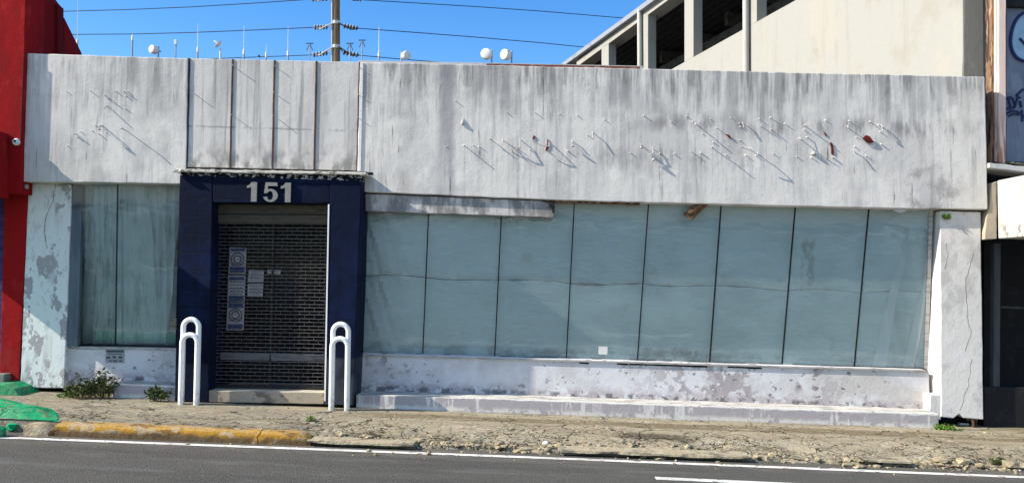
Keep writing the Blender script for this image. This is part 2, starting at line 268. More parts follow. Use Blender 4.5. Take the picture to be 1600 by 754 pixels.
mat('weathered_board', (.20, .115, .06), .85, [((.06, .035, .02), .8, ('n', (40, 40, 40), 4, .5, .58)), ((.34, .22, .13), .6, ('n', (30, 30, 30), 4, .56, .66, 2))])
mat('notice_paper', (.33, .335, .35), .8, [((.24, .245, .26), .5, ('n', (9, 9, 9), 3, .45, .6))])
mat('notice_blue', (.035, .055, .13), .7, [((.025, .04, .10), .5, ('n', (9, 9, 9), 3, .45, .6))])
mat('notice_ink', (.06, .065, .08), .7, [((.10, .10, .11), .5, ('n', (40, 40, 40), 3, .45, .6))])
mat('crack_dark', (.13, .12, .115), .9, [((.24, .22, .21), .5, ('n', (9, 9, 9), 3, .45, .6))])
mat('yellow_box_paint', (.55, .36, .03), .6, [((.3, .2, .02), .5, ('n', (9, 9, 9), 3, .5, .6))])
mat('red_tile_edge', (.16, .05, .035), .8, [((.3, .24, .2), .5, ('n', (9, 9, 9), 4, .52, .6))])
mat('rust_rebar', (.10, .055, .035), .9, [((.04, .03, .025), .7, ('n', (30, 30, 30), 3, .45, .6))])
# glass: thin reflecting skin over a clear body, pale film mixed in to brighten the panes
def glass(name, tint, film, dmin, refl=1.0):
    m = bpy.data.materials.new(name); m.use_nodes = True; nt = m.node_tree
    nt.nodes.remove(nt.nodes['Principled BSDF']); o = nt.nodes['Material Output']
    tr = nd(nt, 'ShaderNodeBsdfTransparent'); tr.inputs[0].default_value = (*tint, 1)
    gl = nd(nt, 'ShaderNodeBsdfGlossy', i_Roughness=.03); df = nd(nt, 'ShaderNodeBsdfDiffuse'); df.inputs[0].default_value = (.70, .90, .92, 1)
    g = nd(nt, 'ShaderNodeNewGeometry')
    mp = nd(nt, 'ShaderNodeMapping'); mp.inputs['Scale'].default_value = (1.0, 1.0, 1.7); nt.links.new(g.outputs['Position'], mp.inputs['Vector'])
    t = nd(nt, 'ShaderNodeTexNoise', i_Scale=1.1, i_Detail=5.0, i_Roughness=.55); nt.links.new(mp.outputs[0], t.inputs['Vector'])
    mr = nd(nt, 'ShaderNodeMapRange', interpolation_type='SMOOTHSTEP'); mr.inputs['From Min'].default_value = .40; mr.inputs['From Max'].default_value = .68
    mr.inputs['To Min'].default_value = dmin; mr.inputs['To Max'].default_value = film; nt.links.new(t.outputs[0], mr.inputs[0])
    m1 = nd(nt, 'ShaderNodeMixShader'); nt.links.new(mr.outputs[0], m1.inputs[0]); nt.links.new(tr.outputs[0], m1.inputs[1]); nt.links.new(df.outputs[0], m1.inputs[2])
    fr = nd(nt, 'ShaderNodeFresnel', i_IOR=1.5); m2 = nd(nt, 'ShaderNodeMixShader')
    ms = nd(nt, 'ShaderNodeMath', operation='MULTIPLY'); ms.inputs[1].default_value = refl; nt.links.new(fr.outputs[0], ms.inputs[0]); nt.links.new(ms.outputs[0], m2.inputs[0])
    wv = nd(nt, 'ShaderNodeTexNoise', i_Scale=1.3, i_Detail=3.0); nt.links.new(g.outputs['Position'], wv.inputs['Vector'])
    bp = nd(nt, 'ShaderNodeBump', i_Strength=.35, i_Distance=.02); nt.links.new(wv.outputs[0], bp.inputs['Height']); nt.links.new(bp.outputs[0], gl.inputs['Normal']); nt.links.new(m1.outputs[0], m2.inputs[1]); nt.links.new(gl.outputs[0], m2.inputs[2])
    nt.links.new(m2.outputs[0], o.inputs[0]); MATS[name] = m
glass('brightened_glass', (.98, .995, .995), .19, .11)
glass('lightly_brightened_glass', (.97, .985, .985), .13, .03)
glass('clear_glass', (.92, .94, .94), .004, 0, .08)

# ------------------------------------------------------------------ mesh helpers
WL = {}                                          # world location of every object
class MB:
    def __init__(s): s.v = []; s.f = []; s.m = []; s.mi = 0
    def add(s, vs, fs):
        b = len(s.v); s.v += [Vector(v) for v in vs]
        for f in fs: s.f.append([i+b for i in f]); s.m.append(s.mi)
        return s
    def loft(s, A, B):                           # closed solid between two equal loops (A front, B back)
        n = len(A)
        return s.add(list(A)+list(B), [list(range(n))[::-1], list(range(n, 2*n))] + [[i, (i+1) % n, n+(i+1) % n, n+i] for i in range(n)])
    def prism(s, pts, y0, y1):                   # outline on plane y0 pushed to y1
        return s.loft([Vector((p[0], y0, p[2])) for p in pts], [Vector((p[0], y1, p[2])) for p in pts])
    def pp(s, pix, y0, y1, jit=0, seg=.12):      # outline given in photo pixels, standing on plane y0
        P = [at(a, b, y0) for a, b in pix]
        if jit:
            Q = []
            for i, p in enumerate(P):
                q = P[(i+1) % len(P)]; n = max(1, int((q-p).length/seg))
                for k in range(n):
                    t = k/n; w = p.lerp(q, t)
                    if k: w = w + Vector((R.uniform(-jit, jit), 0, R.uniform(-jit, jit)))
                    Q.append(w)
            P = Q
        return s.prism(P, y0, y1)
    def box(s, x0, x1, y0, y1, z0, z1):
        return s.add([(x, y, z) for z in (z0, z1) for y in (y0, y1) for x in (x0, x1)],
                     [[0, 2, 3, 1], [4, 5, 7, 6], [0, 1, 5, 4], [2, 6, 7, 3], [0, 4, 6, 2], [1, 3, 7, 5]])
    def tube(s, pts, r, n=8, r2=None):
        pts = [Vector(p) for p in pts]; rings = []; prev = None
        for i, p in enumerate(pts):
            t = (pts[min(i+1, len(pts)-1)] - pts[max(i-1, 0)]).normalized()
            if prev is None:
                a = Vector((0, 0, 1)) if abs(t.z) < .9 else Vector((1, 0, 0)); a = (a - t*a.dot(t)).normalized()
            else: a = (prev - t*prev.dot(t)).normalized()
            prev = a; b = t.cross(a); rr = r if r2 is None else r + (r2-r)*i/(len(pts)-1)
            rings.append([p + a*(rr*math.cos(2*math.pi*k/n)) + b*(rr*math.sin(2*math.pi*k/n)) for k in range(n)])
        vs = [v for q in rings for v in q]; fs = [list(range(n))[::-1], list(range((len(pts)-1)*n, len(pts)*n))]
        for i in range(len(pts)-1):
            for k in range(n): fs.append([i*n+k, i*n+(k+1) % n, (i+1)*n+(k+1) % n, (i+1)*n+k])
        return s.add(vs, fs)
    def lathe(s, base, axis, prof, n=16):        # prof: (distance along axis, radius)
        axis = Vector(axis).normalized(); a = Vector((0, 0, 1)) if abs(axis.z) < .9 else Vector((1, 0, 0))
        a = (a - axis*a.dot(axis)).normalized(); b = axis.cross(a); base = Vector(base)
        vs = [base + axis*d + (a*math.cos(2*math.pi*k/n) + b*math.sin(2*math.pi*k/n))*max(r, 1e-4) for d, r in prof for k in range(n)]
        fs = [list(range(n))[::-1], list(range((len(prof)-1)*n, len(prof)*n))]
        for i in range(len(prof)-1):
            for k in range(n): fs.append([i*n+k, i*n+(k+1) % n, (i+1)*n+(k+1) % n, (i+1)*n+k])
        return s.add(vs, fs)
    def rock(s, c, r, flat=.6):
        bm = bmesh.new(); bmesh.ops.create_icosphere(bm, subdivisions=1, radius=1)
        q = Vector((R.uniform(.7, 1.3), R.uniform(.6, 1.2), flat*R.uniform(.7, 1.2))); o = R.random()*50
        a = R.random()*6.28; ca, sa = math.cos(a), math.sin(a)
        vs = []
        for v in bm.verts:
            w = v.co*(1 + .45*noise.noise(v.co*1.3 + Vector((o, o*.7, 0))))
            w = Vector((w.x*q.x, w.y*q.y, w.z*q.z)); vs.append(Vector(c) + Vector((w.x*ca-w.y*sa, w.x*sa+w.y*ca, w.z))*r)
        bm.verts.ensure_lookup_table(); fs = [[v.index for v in f.verts] for f in bm.faces]; bm.free()
        return s.add(vs, fs)
    def build(s, name, m, parent=None, smooth=False, bevel=0, origin=None):
        vs = s.v
        lo = Vector([min(v[i] for v in vs) for i in range(3)]); hi = Vector([max(v[i] for v in vs) for i in range(3)])
        o = Vector(((lo.x+hi.x)/2, (lo.y+hi.y)/2, lo.z)) if origin is None else Vector(origin)
        me = bpy.data.meshes.new(name); me.from_pydata([v-o for v in vs], [], s.f)
        for k in (m if isinstance(m, (list, tuple)) else [m]): me.materials.append(MATS[k])
        if s.mi or any(s.m): me.polygons.foreach_set('material_index', s.m)
        bm = bmesh.new(); bm.from_mesh(me); bmesh.ops.recalc_face_normals(bm, faces=bm.faces); bm.to_mesh(me); bm.free()
        if smooth:
            me.polygons.foreach_set('use_smooth', [True]*len(me.polygons)); me.set_sharp_from_angle(angle=math.radians(40))
        ob = bpy.data.objects.new(name, me); COL.objects.link(ob)
        pl = WL[parent.name] if parent else Vector((0, 0, 0))
        ob.location = o - pl; ob.parent = parent; WL[ob.name] = o
        if bevel:
            b = ob.modifiers.new('edge_bevel', 'BEVEL'); b.width = bevel; b.segments = 2; b.limit_method = 'ANGLE'; b.angle_limit = math.radians(50)
        return ob
def tag(o, label, cat=None, group=None, kind=None):
    o['label'] = label
    if cat: o['category'] = cat
    if group: o['group'] = group
    if kind: o['kind'] = kind
    return o
def thing(name, loc, label, cat, group=None):
    o = bpy.data.objects.new(name, None); COL.objects.link(o); o.location = loc; o.empty_display_size = .2
    WL[o.name] = Vector(loc); return tag(o, label, cat, group)
def part_copy(o, delta, parent=None):
    c = o.copy(); COL.objects.link(c); c.location = o.location + Vector(delta); c.parent = parent or o.parent
    WL[c.name] = WL[o.name] + Vector(delta); return c
def lerp(a, b, t): return a + (b-a)*t
def lerp2(p, q, t): return (lerp(p[0], q[0], t), lerp(p[1], q[1], t))
# ------------------------------------------------------------------ camera, sun, sky
cam = bpy.data.objects.new('camera', bpy.data.cameras.new('camera')); COL.objects.link(cam)
cam.location = EYE; cam.data.sensor_width = 36; cam.data.lens = F/1600*36; cam.data.clip_end = 2000
from mathutils import Matrix
cam.rotation_euler = Matrix((rt, up, -fw)).transposed().to_euler(); S.camera = cam
sd = Vector((SM, 1, -SK)).normalized()
sl = bpy.data.lights.new('sun', 'SUN'); sl.energy = 5.0; sl.angle = math.radians(.5); sl.color = (1.0, .915, .775)
sun = bpy.data.objects.new('sun', sl); COL.objects.link(sun); sun.location = (-20, -10, 20)
sun.rotation_euler = sd.to_track_quat('-Z', 'Y').to_euler()
w = bpy.data.worlds.new('World'); S.world = w; w.use_nodes = True; nt = w.node_tree
sky = nd(nt, 'ShaderNodeTexSky', sky_type='NISHITA', sun_disc=False)
sky.sun_elevation = math.asin(-sd.z); sky.sun_rotation = math.atan2(-sd.x, -sd.y)
sky.air_density = 1.0; sky.dust_density = .2; sky.ozone_density = 2.5
hs = nd(nt, 'ShaderNodeHueSaturation'); hs.inputs['Hue'].default_value = .508; hs.inputs['Saturation'].default_value = 1.38; hs.inputs['Value'].default_value = 1.0
nt.links.new(sky.outputs[0], hs.inputs['Color']); tc = nd(nt, 'ShaderNodeTexCoord'); sx = nd(nt, 'ShaderNodeSeparateXYZ'); nt.links.new(tc.outputs['Generated'], sx.inputs[0])
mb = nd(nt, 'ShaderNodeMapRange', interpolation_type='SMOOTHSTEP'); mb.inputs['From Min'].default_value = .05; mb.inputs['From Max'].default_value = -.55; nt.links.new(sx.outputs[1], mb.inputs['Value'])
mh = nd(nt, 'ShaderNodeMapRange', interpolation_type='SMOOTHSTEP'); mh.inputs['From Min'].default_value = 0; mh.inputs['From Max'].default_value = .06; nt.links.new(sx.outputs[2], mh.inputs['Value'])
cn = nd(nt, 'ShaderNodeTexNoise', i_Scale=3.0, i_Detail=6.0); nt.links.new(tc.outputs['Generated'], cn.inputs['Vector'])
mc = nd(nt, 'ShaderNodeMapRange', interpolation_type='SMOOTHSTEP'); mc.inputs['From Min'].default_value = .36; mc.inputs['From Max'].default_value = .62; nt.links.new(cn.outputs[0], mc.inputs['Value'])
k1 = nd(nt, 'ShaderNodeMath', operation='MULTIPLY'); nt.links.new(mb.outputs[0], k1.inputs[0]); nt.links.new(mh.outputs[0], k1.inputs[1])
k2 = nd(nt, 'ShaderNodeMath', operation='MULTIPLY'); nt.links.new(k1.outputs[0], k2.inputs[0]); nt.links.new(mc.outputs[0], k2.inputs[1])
cm = nd(nt, 'ShaderNodeMix', data_type='RGBA'); nt.links.new(k2.outputs[0], cm.inputs[0]); nt.links.new(hs.outputs[0], cm.inputs[6]); cm.inputs[7].default_value = (3.1, 4.2, 5.6, 1)  # bright cloud added behind the camera to lift fill light in the shade
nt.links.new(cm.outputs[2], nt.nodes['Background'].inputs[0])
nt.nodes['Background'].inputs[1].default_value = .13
S.view_settings.view_transform = 'Standard'; S.view_settings.look = 'None'; S.view_settings.exposure = .80; S.view_settings.gamma = 1

# ------------------------------------------------------------------ setting: ground, road, lines, sidewalk
def slope_sheet(name, m, x0, x1, y0, y1, u, label, nx=1):
    b = MB(); xs = [lerp(x0, x1, i/nx) for i in range(nx+1)]
    vs = [(x, y, u-SL*x) for y in (y0, y1) for x in xs]
    b.add(vs, [[i, i+1, nx+2+i, nx+1+i] for i in range(nx)])
    return tag(b.build(name, m), label, kind='structure')
UR = -.170
slope_sheet('ground', 'earth', -300, 300, -300, 400, -.40, 'brown earth underneath the whole street', 4)
slope_sheet('road', 'asphalt', -60, 60, -14, -1.95, UR, 'grey asphalt road in front of the store', 8)
def line_strip(name, pix, wid, label, u=UR+.004):
    b = MB(); P = [atg(a, c, u) for a, c in pix]
    b.add([(p.x, p.y-wid/2, u-SL*p.x) for p in P] + [(p.x, p.y+wid/2, u-SL*p.x) for p in P], [[i, i+1, len(P)+i+1, len(P)+i] for i in range(len(P)-1)])
    return tag(b.build(name, 'line_paint'), label, kind='structure')
line_strip('edge_line', [(-500, 664), (0, 682.5), (800, 712.5), (1600, 744.5), (2100, 765)], .105, 'continuous white edge line painted along the kerb')
for yy, wd_, nm, lb in ((-6.75, .12, 'centre_line', 'white line along the middle of the road behind the viewer'), (-13.35, .30, 'far_edge_line', 'white line along the opposite edge of the road')):
    b = MB(); b.add([(x, yy+d, UR+.004-SL*x) for d in (-wd_/2, wd_/2) for x in (-40, 40)], [[0, 1, 3, 2]]); tag(b.build(nm, 'line_paint'), lb, kind='structure')
b = MB(); b.loft([Vector((-60, y, z+SL*60)) for y, z in ((-14, -.5), (-14, -.04), (-18, -.02), (-18, -.5))], [Vector((60, y, z-SL*60)) for y, z in ((-14, -.5), (-14, -.04), (-18, -.02), (-18, -.5))])
tag(b.build('far_sidewalk', 'kerb_concrete'), 'concrete sidewalk on the opposite side of the road', kind='structure')
line_strip('lane_line', [(1024, 746), (1300, 758.5)], .12, 'white lane dash at the bottom of the picture')

def cellcrack(x, y, sc):
    v = Vector((x*sc, y*sc*1.35, 0)); v += Vector((noise.noise(v*1.7), noise.noise(v*1.7+Vector((9, 3, 0))), 0))*.35
    d, _ = noise.voronoi(v); return d[1]-d[0]
def sstep(a, b, x):
    t = max(0, min(1, (x-a)/(b-a))); return t*t*(3-2*t)
YK = -2.02                                       # back of the kerb
def kerb_front(x):                               # where the sidewalk slab ends towards the road
    if x < -2.45: return YK
    return -2.10 - .10*noise.noise(Vector((x*1.1, 3, 0))) - .05*noise.noise(Vector((x*5, 1, 0)))
def side_u(x, y):
    u = -.050 + .010*noise.noise(Vector((x*.8, y*1.1, 0))) + .002*noise.noise(Vector((x*3, y*3, 4)))
    t = sstep(-1.15, -2.15, y) if y < -1.15 else 0
    broken = sstep(-2.75, -2.2, x)
    if broken > 0:
        u -= broken*.09*t
        c = cellcrack(x, y, 2.6); lvl = noise.noise(Vector((x*1.6, y*1.6, 8)))
        w = broken*max(0, min(1, t*1.8 - .5))
        u -= w*.016*(1 - sstep(0, .06, c))*(1 if lvl > -.25 else .2)
        u += w*.010*lvl + w*.003*noise.noise(Vector((x*9, y*9, 2)))
        pit = sstep(.18, .42, noise.noise(Vector((x*1.3, y*3.2, 15))))*sstep(-1.25, -1.75, y); u -= broken*pit*.05
    c2 = cellcrack(x+7, y+3, 1.3); u -= .012*(1 - sstep(0, .035, c2))*sstep(-.15, -.4, y)
    return u
def sidewalk():
    b = MB(); x0, x1 = -13.0, 12.0; xs = []; x = x0
    while x < x1:
        xs.append(x); x += .03 if -7.6 < x < 7.2 else .25
    NY = 64; vs = []
    for j in range(NY+1):
        for x in xs:
            yf = kerb_front(x); y = lerp(yf, .40, (j/NY)**.85); u = side_u(x, y)
            vs.append((x, y, u-SL*x))
    n = len(xs); fs = [[j*n+i, j*n+i+1, (j+1)*n+i+1, (j+1)*n+i] for j in range(NY) for i in range(n-1)]
    k = len(vs); vs += [(xs[i], kerb_front(xs[i])-.03, UR-.03-SL*xs[i]) for i in range(n)]
    fs += [[k+i, k+i+1, i+1, i] for i in range(n-1)]
    b.add(vs, fs); return tag(b.build('sidewalk', 'cracked_concrete', smooth=False), 'cracked tan concrete sidewalk crumbling along the road', kind='structure')
sidewalk()
# kerbs
def kerb(name, m, pixb, y0, y1, utop, label, ragged=0, slabh=.15, undercut=False):
    """kerb stone running along x between two photo columns"""
    xa = atg(pixb[0], 670, utop).x; xb = atg(pixb[1], 670, utop).x
    n = max(3, int((xb-xa)/.05)); prof = [(y0-.02, -slabh), (y0, -slabh*.35), (y0+.012, -.022), (y0+.035, -.004), (y0+.07, 0), (y1, 0), (y1, -slabh)]
    if undercut: prof = [(y0+.11, -slabh), (y0+.11, -.026), (y0, -.024), (y0+.004, -.004), (y0+.03, 0), (y1, 0), (y1, -slabh)]
    vs = []; m_ = len(prof)
    for i in range(n+1):
        t = i/n; x = lerp(xa, xb, t)
        e = ragged*max(0, 1-(1-t)*(xb-xa)/.10)
        for k, (y, du) in enumerate(prof):
            j = .010*noise.noise(Vector((x*4, k*2.7, utop*9))) + .004*noise.noise(Vector((x*17, k*3.1, 5)))
            vs.append((x + (j*2 if i in (0, n) else 0), y+j, utop + du*(1 - .0*e) - e*.06*(1 if du > -.1 else 0) + j*.8 - SL*x))
    fs = [[i*m_+k, i*m_+(k+1) % m_, (i+1)*m_+(k+1) % m_, (i+1)*m_+k] for i in range(n) for k in range(m_)]
    fs += [list(range(m_))[::-1], list(range(n*m_, (n+1)*m_))]
    b = MB(); b.add(vs, fs); o = b.build(name, m, smooth=True); return tag(o, label, kind='structure')
kerb('kerb', 'yellow_kerb_paint', (58, 411), -2.22, YK-.002, -.042, 'long yellow painted kerb in front of the door', slabh=.15)
kerb('kerb', 'yellow_kerb_paint', (413.5, 496), -2.22, YK-.002, -.046, 'short yellow kerb piece with a crumbled right end', 1, slabh=.15)
kerb('kerb', 'kerb_concrete', (505, 664), -2.27, -2.0, -.105, 'flat grey kerb slab left of the rubble', slabh=.075, undercut=True)
kerb('kerb', 'kerb_concrete', (868, 1118), -2.27, -1.98, -.105, 'flat grey kerb slab in the middle of the rubble', slabh=.075, undercut=True)
kerb('kerb', 'kerb_concrete', (1262, 1318), -2.20, -1.97, -.10, 'small grey kerb fragment right of the middle', slabh=.07, undercut=True)
kerb('kerb', 'rubble_stone', (12, 56), -2.24, YK-.002, -.060, 'broken tan kerb stone beside the green paint', 1, slabh=.14)

# rubble: uncountable
rb = MB()
for _ in range(1300):
    px = R.uniform(500, 1640); x = atg(px, 700, -.1).x
    dens = .25 + .9*max(0, noise.noise(Vector((x*1.2, 5, 0)))) + (.5 if px > 1280 else 0) + (.35 if 660 < px < 880 else 0)
    if R.random() > dens: continue
    y = -2.06 + R.gauss(0, .085) - (.03 if px > 1300 else 0)
    if (500 < px < 668 or 864 < px < 1122) and y < -1.97: y = -1.97 + abs(R.gauss(0, .12))
    if y < -2.30: continue
    r = min(.06, .006 + R.expovariate(1/.012))
    if y < -2.12: u = UR
    else: u = max(UR, side_u(x, max(y, kerb_front(x))))
    rb.rock((x, y, u-SL*x + r*.15), r, .5)
for _ in range(160):
    x = R.uniform(-6.5, 6.5); y = R.uniform(-1.95, -.25); r = .004+R.expovariate(1/.005)
    rb.rock((x, y, side_u(x, y)-SL*x + r*.3), min(r, .02), .7)
for _ in range(70):
    px = R.uniform(0, 1600); x = atg(px, 700, UR).x; y = -2.30-R.expovariate(1/.10)
    r = .006+R.expovariate(1/.007); rb.rock((x, y, UR-SL*x + r*.3), min(r, .03), .7)
tag(rb.build('rubble', 'rubble_stone'), 'tan crumbled concrete rubble along the broken kerb', kind='stuff')
# single stones one could pick up
def stone(px, py, r, label, flat=.6, u=None):
    p = atg(px, py, UR if u is None else u); b = MB(); b.rock((p.x, p.y, p.z + r*flat*.25), r, flat*.8)
    return tag(b.build('loose_stone', 'rubble_stone'), label, 'stone', 'loose broken stones by the kerb')
stone(818, 704, .105, 'pale flat stone lying left of the middle kerb slab', .42)
stone(1005, 714, .055, 'small pale stone in front of the middle kerb slab', .6)
stone(1030, 716, .07, 'flat pale chunk beside the small stone at the middle slab', .4)
stone(1325, 728, .07, 'pale chunk just right of the small kerb fragment', .5)
stone(1342, 730, .07, 'second pale chunk right of the small kerb fragment', .45)
stone(1505, 722, .11, 'large broken stone near the right end of the kerb', .5, -.13)
stone(1580, 726, .11, 'large broken stone at the right edge of the photo', .5, -.13)
stone(1470, 719, .09, 'blocky broken stone left of the large right one', .55, -.12)
stone(1541, 676, .045, 'small white stone by the black wall under the pillar', .6, -.055)
stone(292, 694, .035, 'tiny white stone on the edge line before the yellow kerb', .5)
# green painted patch: ramped concrete mound with step
def grid_patch(name, m, poly_fn, x0, x1, y0, y1, hfn, nx, ny, label, **k):
    b = MB(); vs = []; idx = {}; fs = []
    for j in range(ny+1):
        for i in range(nx+1):
            x = lerp(x0, x1, i/nx); y = lerp(y0, y1, j/ny); idx[i, j] = len(vs); vs.append((x, y, hfn(x, y)-SL*x))
    for j in range(ny):
        for i in range(nx):
            if poly_fn(lerp(x0, x1, (i+.5)/nx), lerp(y0, y1, (j+.5)/ny)): fs.append([idx[i, j], idx[i+1, j], idx[i+1, j+1], idx[i, j+1]])
    used = sorted({q for f in fs for q in f}); mp = {q: a for a, q in enumerate(used)}
    b.add([vs[q] for q in used], [[mp[q] for q in f] for f in fs]); o = b.build(name, m, smooth=True); return tag(o, label, **k)
gx = atg(103, 655, -.05).x
def green_far(x):
    t = (x+8.0)/(gx+8.0)
    f = lerp(-.55, -1.05, sstep(.45, .74, t)) if t < .74 else lerp(-1.05, -2.02, ((t-.74)/.26)**1.5)
    return f + .025*noise.noise(Vector((x*5, 2, 0)))
b = MB(); vs = []; NX, NYG = 260, 60
for j in range(NYG+1):
    for i in range(NX+1):
        x = lerp(-10, gx, i/NX); yf = green_far(x); y = lerp(-2.03, yf, j/NYG); e = min(1, (yf-y)/.05, (gx-x)/.05)
        h = side_u(x, max(y, YK)) + .008*e + .07*sstep(-5.0, -5.9, x)*sstep(yf, yf-.35, y)*sstep(-2.03, -1.75, y) + .008*noise.noise(Vector((x*9, y*9, 1))) + .004*noise.noise(Vector((x*25, y*25, 1)))
        vs.append((x, y, h-SL*x))
b.add(vs, [[j*(NX+1)+i, j*(NX+1)+i+1, (j+1)*(NX+1)+i+1, (j+1)*(NX+1)+i] for j in range(NYG) for i in range(NX)])
tag(b.build('painted_ramp', 'green_ground_paint', smooth=True), 'green painted patch of sidewalk at the left corner', kind='structure')
b = MB(); b.pp([(-60, 600), (6, 600), (22, 607), (30, 617), (44, 622), (60, 626), (-60, 626)], -.20, .30, .006)
tag(b.build('painted_step', 'green_ground_paint', bevel=.02), 'green painted broken step under the red column', kind='structure')
b = MB()
for px, py, r in ((2, 652, .13), (18, 650, .10), (30, 660, .09), (-20, 655, .14), (8, 668, .10), (-12, 668, .10)): 
    p = atg(px, py, -.10); b.rock((p.x, p.y-.12, p.z-.02), r, .7)
tag(b.build('painted_rubble', 'green_ground_paint'), 'crumbled green painted concrete at the left end of the kerb', kind='stuff')

# ------------------------------------------------------------------ the store
bl = at(430, 620, 0)
store = thing('storefront_building', (bl.x, 0, -.05-SL*bl.x), 'low grey white vacant storefront with long blank fascia and number 151', 'shop building')
# body behind the front: roof slab, rear and side walls
b = MB()
TL, TR = at(40, 83, 0), at(1539, 120, 0)
roofz = 4.05
for z0, z1 in ((roofz-.25, roofz),):
    A = [(-6.84, .36), (5.86, .36), (5.55, 1.6), (2.35, 11.2), (-6.84, 11.2)]
    b.loft([Vector((x, y, z1-SL*x)) for x, y in A], [Vector((x, y, z0-SL*x)) for x, y in A])
b.build('roof_slab', 'grey_concrete', store)
b = MB()
for (xa, ya), (xb, yb) in (((-6.84, .4), (-6.84, 11.2)), ((-6.84, 11.2), (2.35, 11.2)), ((2.35, 11.2), (5.5, 1.6)), ((5.5, 1.6), (5.75, .4))):
    d = Vector((xb-xa, yb-ya, 0)).normalized(); n = Vector((-d.y, d.x, 0))*-.08
    q = [Vector((xa, ya, 0)), Vector((xb, yb, 0)), Vector((xb, yb, 0))+n, Vector((xa, ya, 0))+n]
    b.loft([v+Vector((0, 0, -.2-SL*v.x)) for v in q], [v+Vector((0, 0, roofz-.255-SL*v.x)) for v in q])
b.build('rear_wall', 'dark_interior', store)
b = MB(); b.box(-6.7, 5.3, 1.45, 1.5, -.3, 3.6); b.build('inner_partition', 'dark_interior', store)
b = MB(); b.box(-6.7, 5.4, .45, 1.44, -.2, -.02); b.build('inner_floor', 'dark_interior', store)

# fascia: left, right and the strip under the recessed sign panels
b = MB()
b.pp([(40, 83), (294, 91), (290.5, 264), (290, 287.5), (33, 283.5)], 0, .36, .004)
b.pp([(562.5, 97), (1539, 120), (1543.5, 327), (1395, 325.5), (1100, 318.5), (866, 312.5), (572, 300), (558, 296), (558, 268)], 0, .36, .004)
b.build('fascia', 'weathered_white_paint', store, bevel=.012)
b = MB(); b.pp([(290.5, 264.5), (557.5, 268.5), (557.5, 295), (290.3, 287.3)], .003, .34); b.build('fascia_lower_strip', 'weathered_white_paint', store)
top = [(294.5, 91), (363.5, 92.5), (429, 94), (494.5, 95.5), (562, 97)]
bot = [(290.5, 262.5), (359.5, 263.5), (425.5, 265), (491, 266.5), (558, 268)]
for i in range(4):
    b = MB(); a, c, d, e = top[i], top[i+1], bot[i+1], bot[i]
    b.pp([(a[0]+.8, a[1]), (c[0]-.8, c[1]), (d[0]-.8, d[1]-1.6), (e[0]+.8, e[1]-1.6)], .022, .34, .002)
    b.build('sign_panel', 'grey_sign_panel_paint', store, bevel=.006)
for i in range(5):
    b = MB(); a, e = top[i], bot[i]; w_ = 2.2 if i == 0 else 1.0
    n = 9; L = []; Rr = []
    for k in range(n+1):
        p = lerp2(a, e, k/n); j = R.uniform(-.7, .7)
        L.append((p[0]-w_+j, p[1])); Rr.append((p[0]+w_+j*.5, p[1]))
    b.pp(L + Rr[::-1], .010, .09)
    b.build('iron_joint_strip', 'black_metal' if i == 0 else 'rusty_iron', store)
# slim pale jamb on both sides of the sign recess
b = MB(); b.pp([(563.2, 98), (567.5, 98), (563.5, 267), (559.2, 267)], -.012, .002); b.build('recess_edge_strip', 'white_stud_paint', store)
# white roof coping line behind the parapet edge
b = MB(); b.pp([(560, 94.5), (1005, 103), (1005, 109), (560, 103)], .30, .42); b.build('parapet_coping', 'white_canopy_paint', store)
b = MB(); b.pp([(760, 99.5), (1000, 104.2), (1000, 108), (760, 105)], .20, .26); b.build('coping_tile_edge', 'red_tile_edge', store)

# bent wires and stud ends left from the removed letters
stud = MB(); stud.lathe((0, 0, 0), (0, -1, 0), [(-.02, .0085), (.012, .009), (.018, .007), (.020, .001)], 8)
studs = [(104, 143), (141, 142), (164, 149), (181, 143), (199, 143), (168, 154), (197, 150), (178, 160), (196, 170), (149, 196), (143, 204), (126, 206), (121, 214), (154, 209), (166, 207), (105, 228), (197, 231), (712, 158), (722, 189), (697, 229), (725, 228), (748, 229), (739, 227), (792, 176), (836, 176), (874, 178), (902, 180), (944, 187), (785, 233), (808, 232), (828, 234), (852, 234), (887, 236), (918, 211), (985, 239), (1006, 181), (1048, 190), (1073, 182), (1082, 190), (1109, 186), (1097, 209), (1114, 222), (1112, 230), (1142, 184), (1120, 200), (1156, 198), (1155, 193), (1155, 219), (1186, 186), (1203, 184), (1225, 193), (1208, 240), (1030, 239), (1053, 240), (1095, 239), (1134, 242), (1164, 242), (1181, 243), (1184, 240), (1256, 203), (1260, 214), (1289, 188), (1249, 216), (1270, 233), (1245, 245), (1267, 246), (1301, 246), (1326, 189), (1338, 214), (1335, 229), (1333, 236), (1352, 243), (1359, 190), (1375, 206), (1376, 225), (1372, 195)]
proto = None
for px, py in studs:
    p = at(px, py, 0)
    if proto is None:
        proto = stud.build('sign_stud', 'white_stud_paint', store, smooth=True, origin=(0, 0, 0)); proto.location = p - WL[store.name]; base = p
        c = proto
    else:
        c = proto.copy(); COL.objects.link(c); c.parent = store; c.location = p - WL[store.name]
    s_ = R.uniform(.6, .95); c.scale = (s_, R.uniform(.6, 1.7), s_); c.rotation_euler = (R.uniform(-.2, .2), 0, R.uniform(-.3, .3))
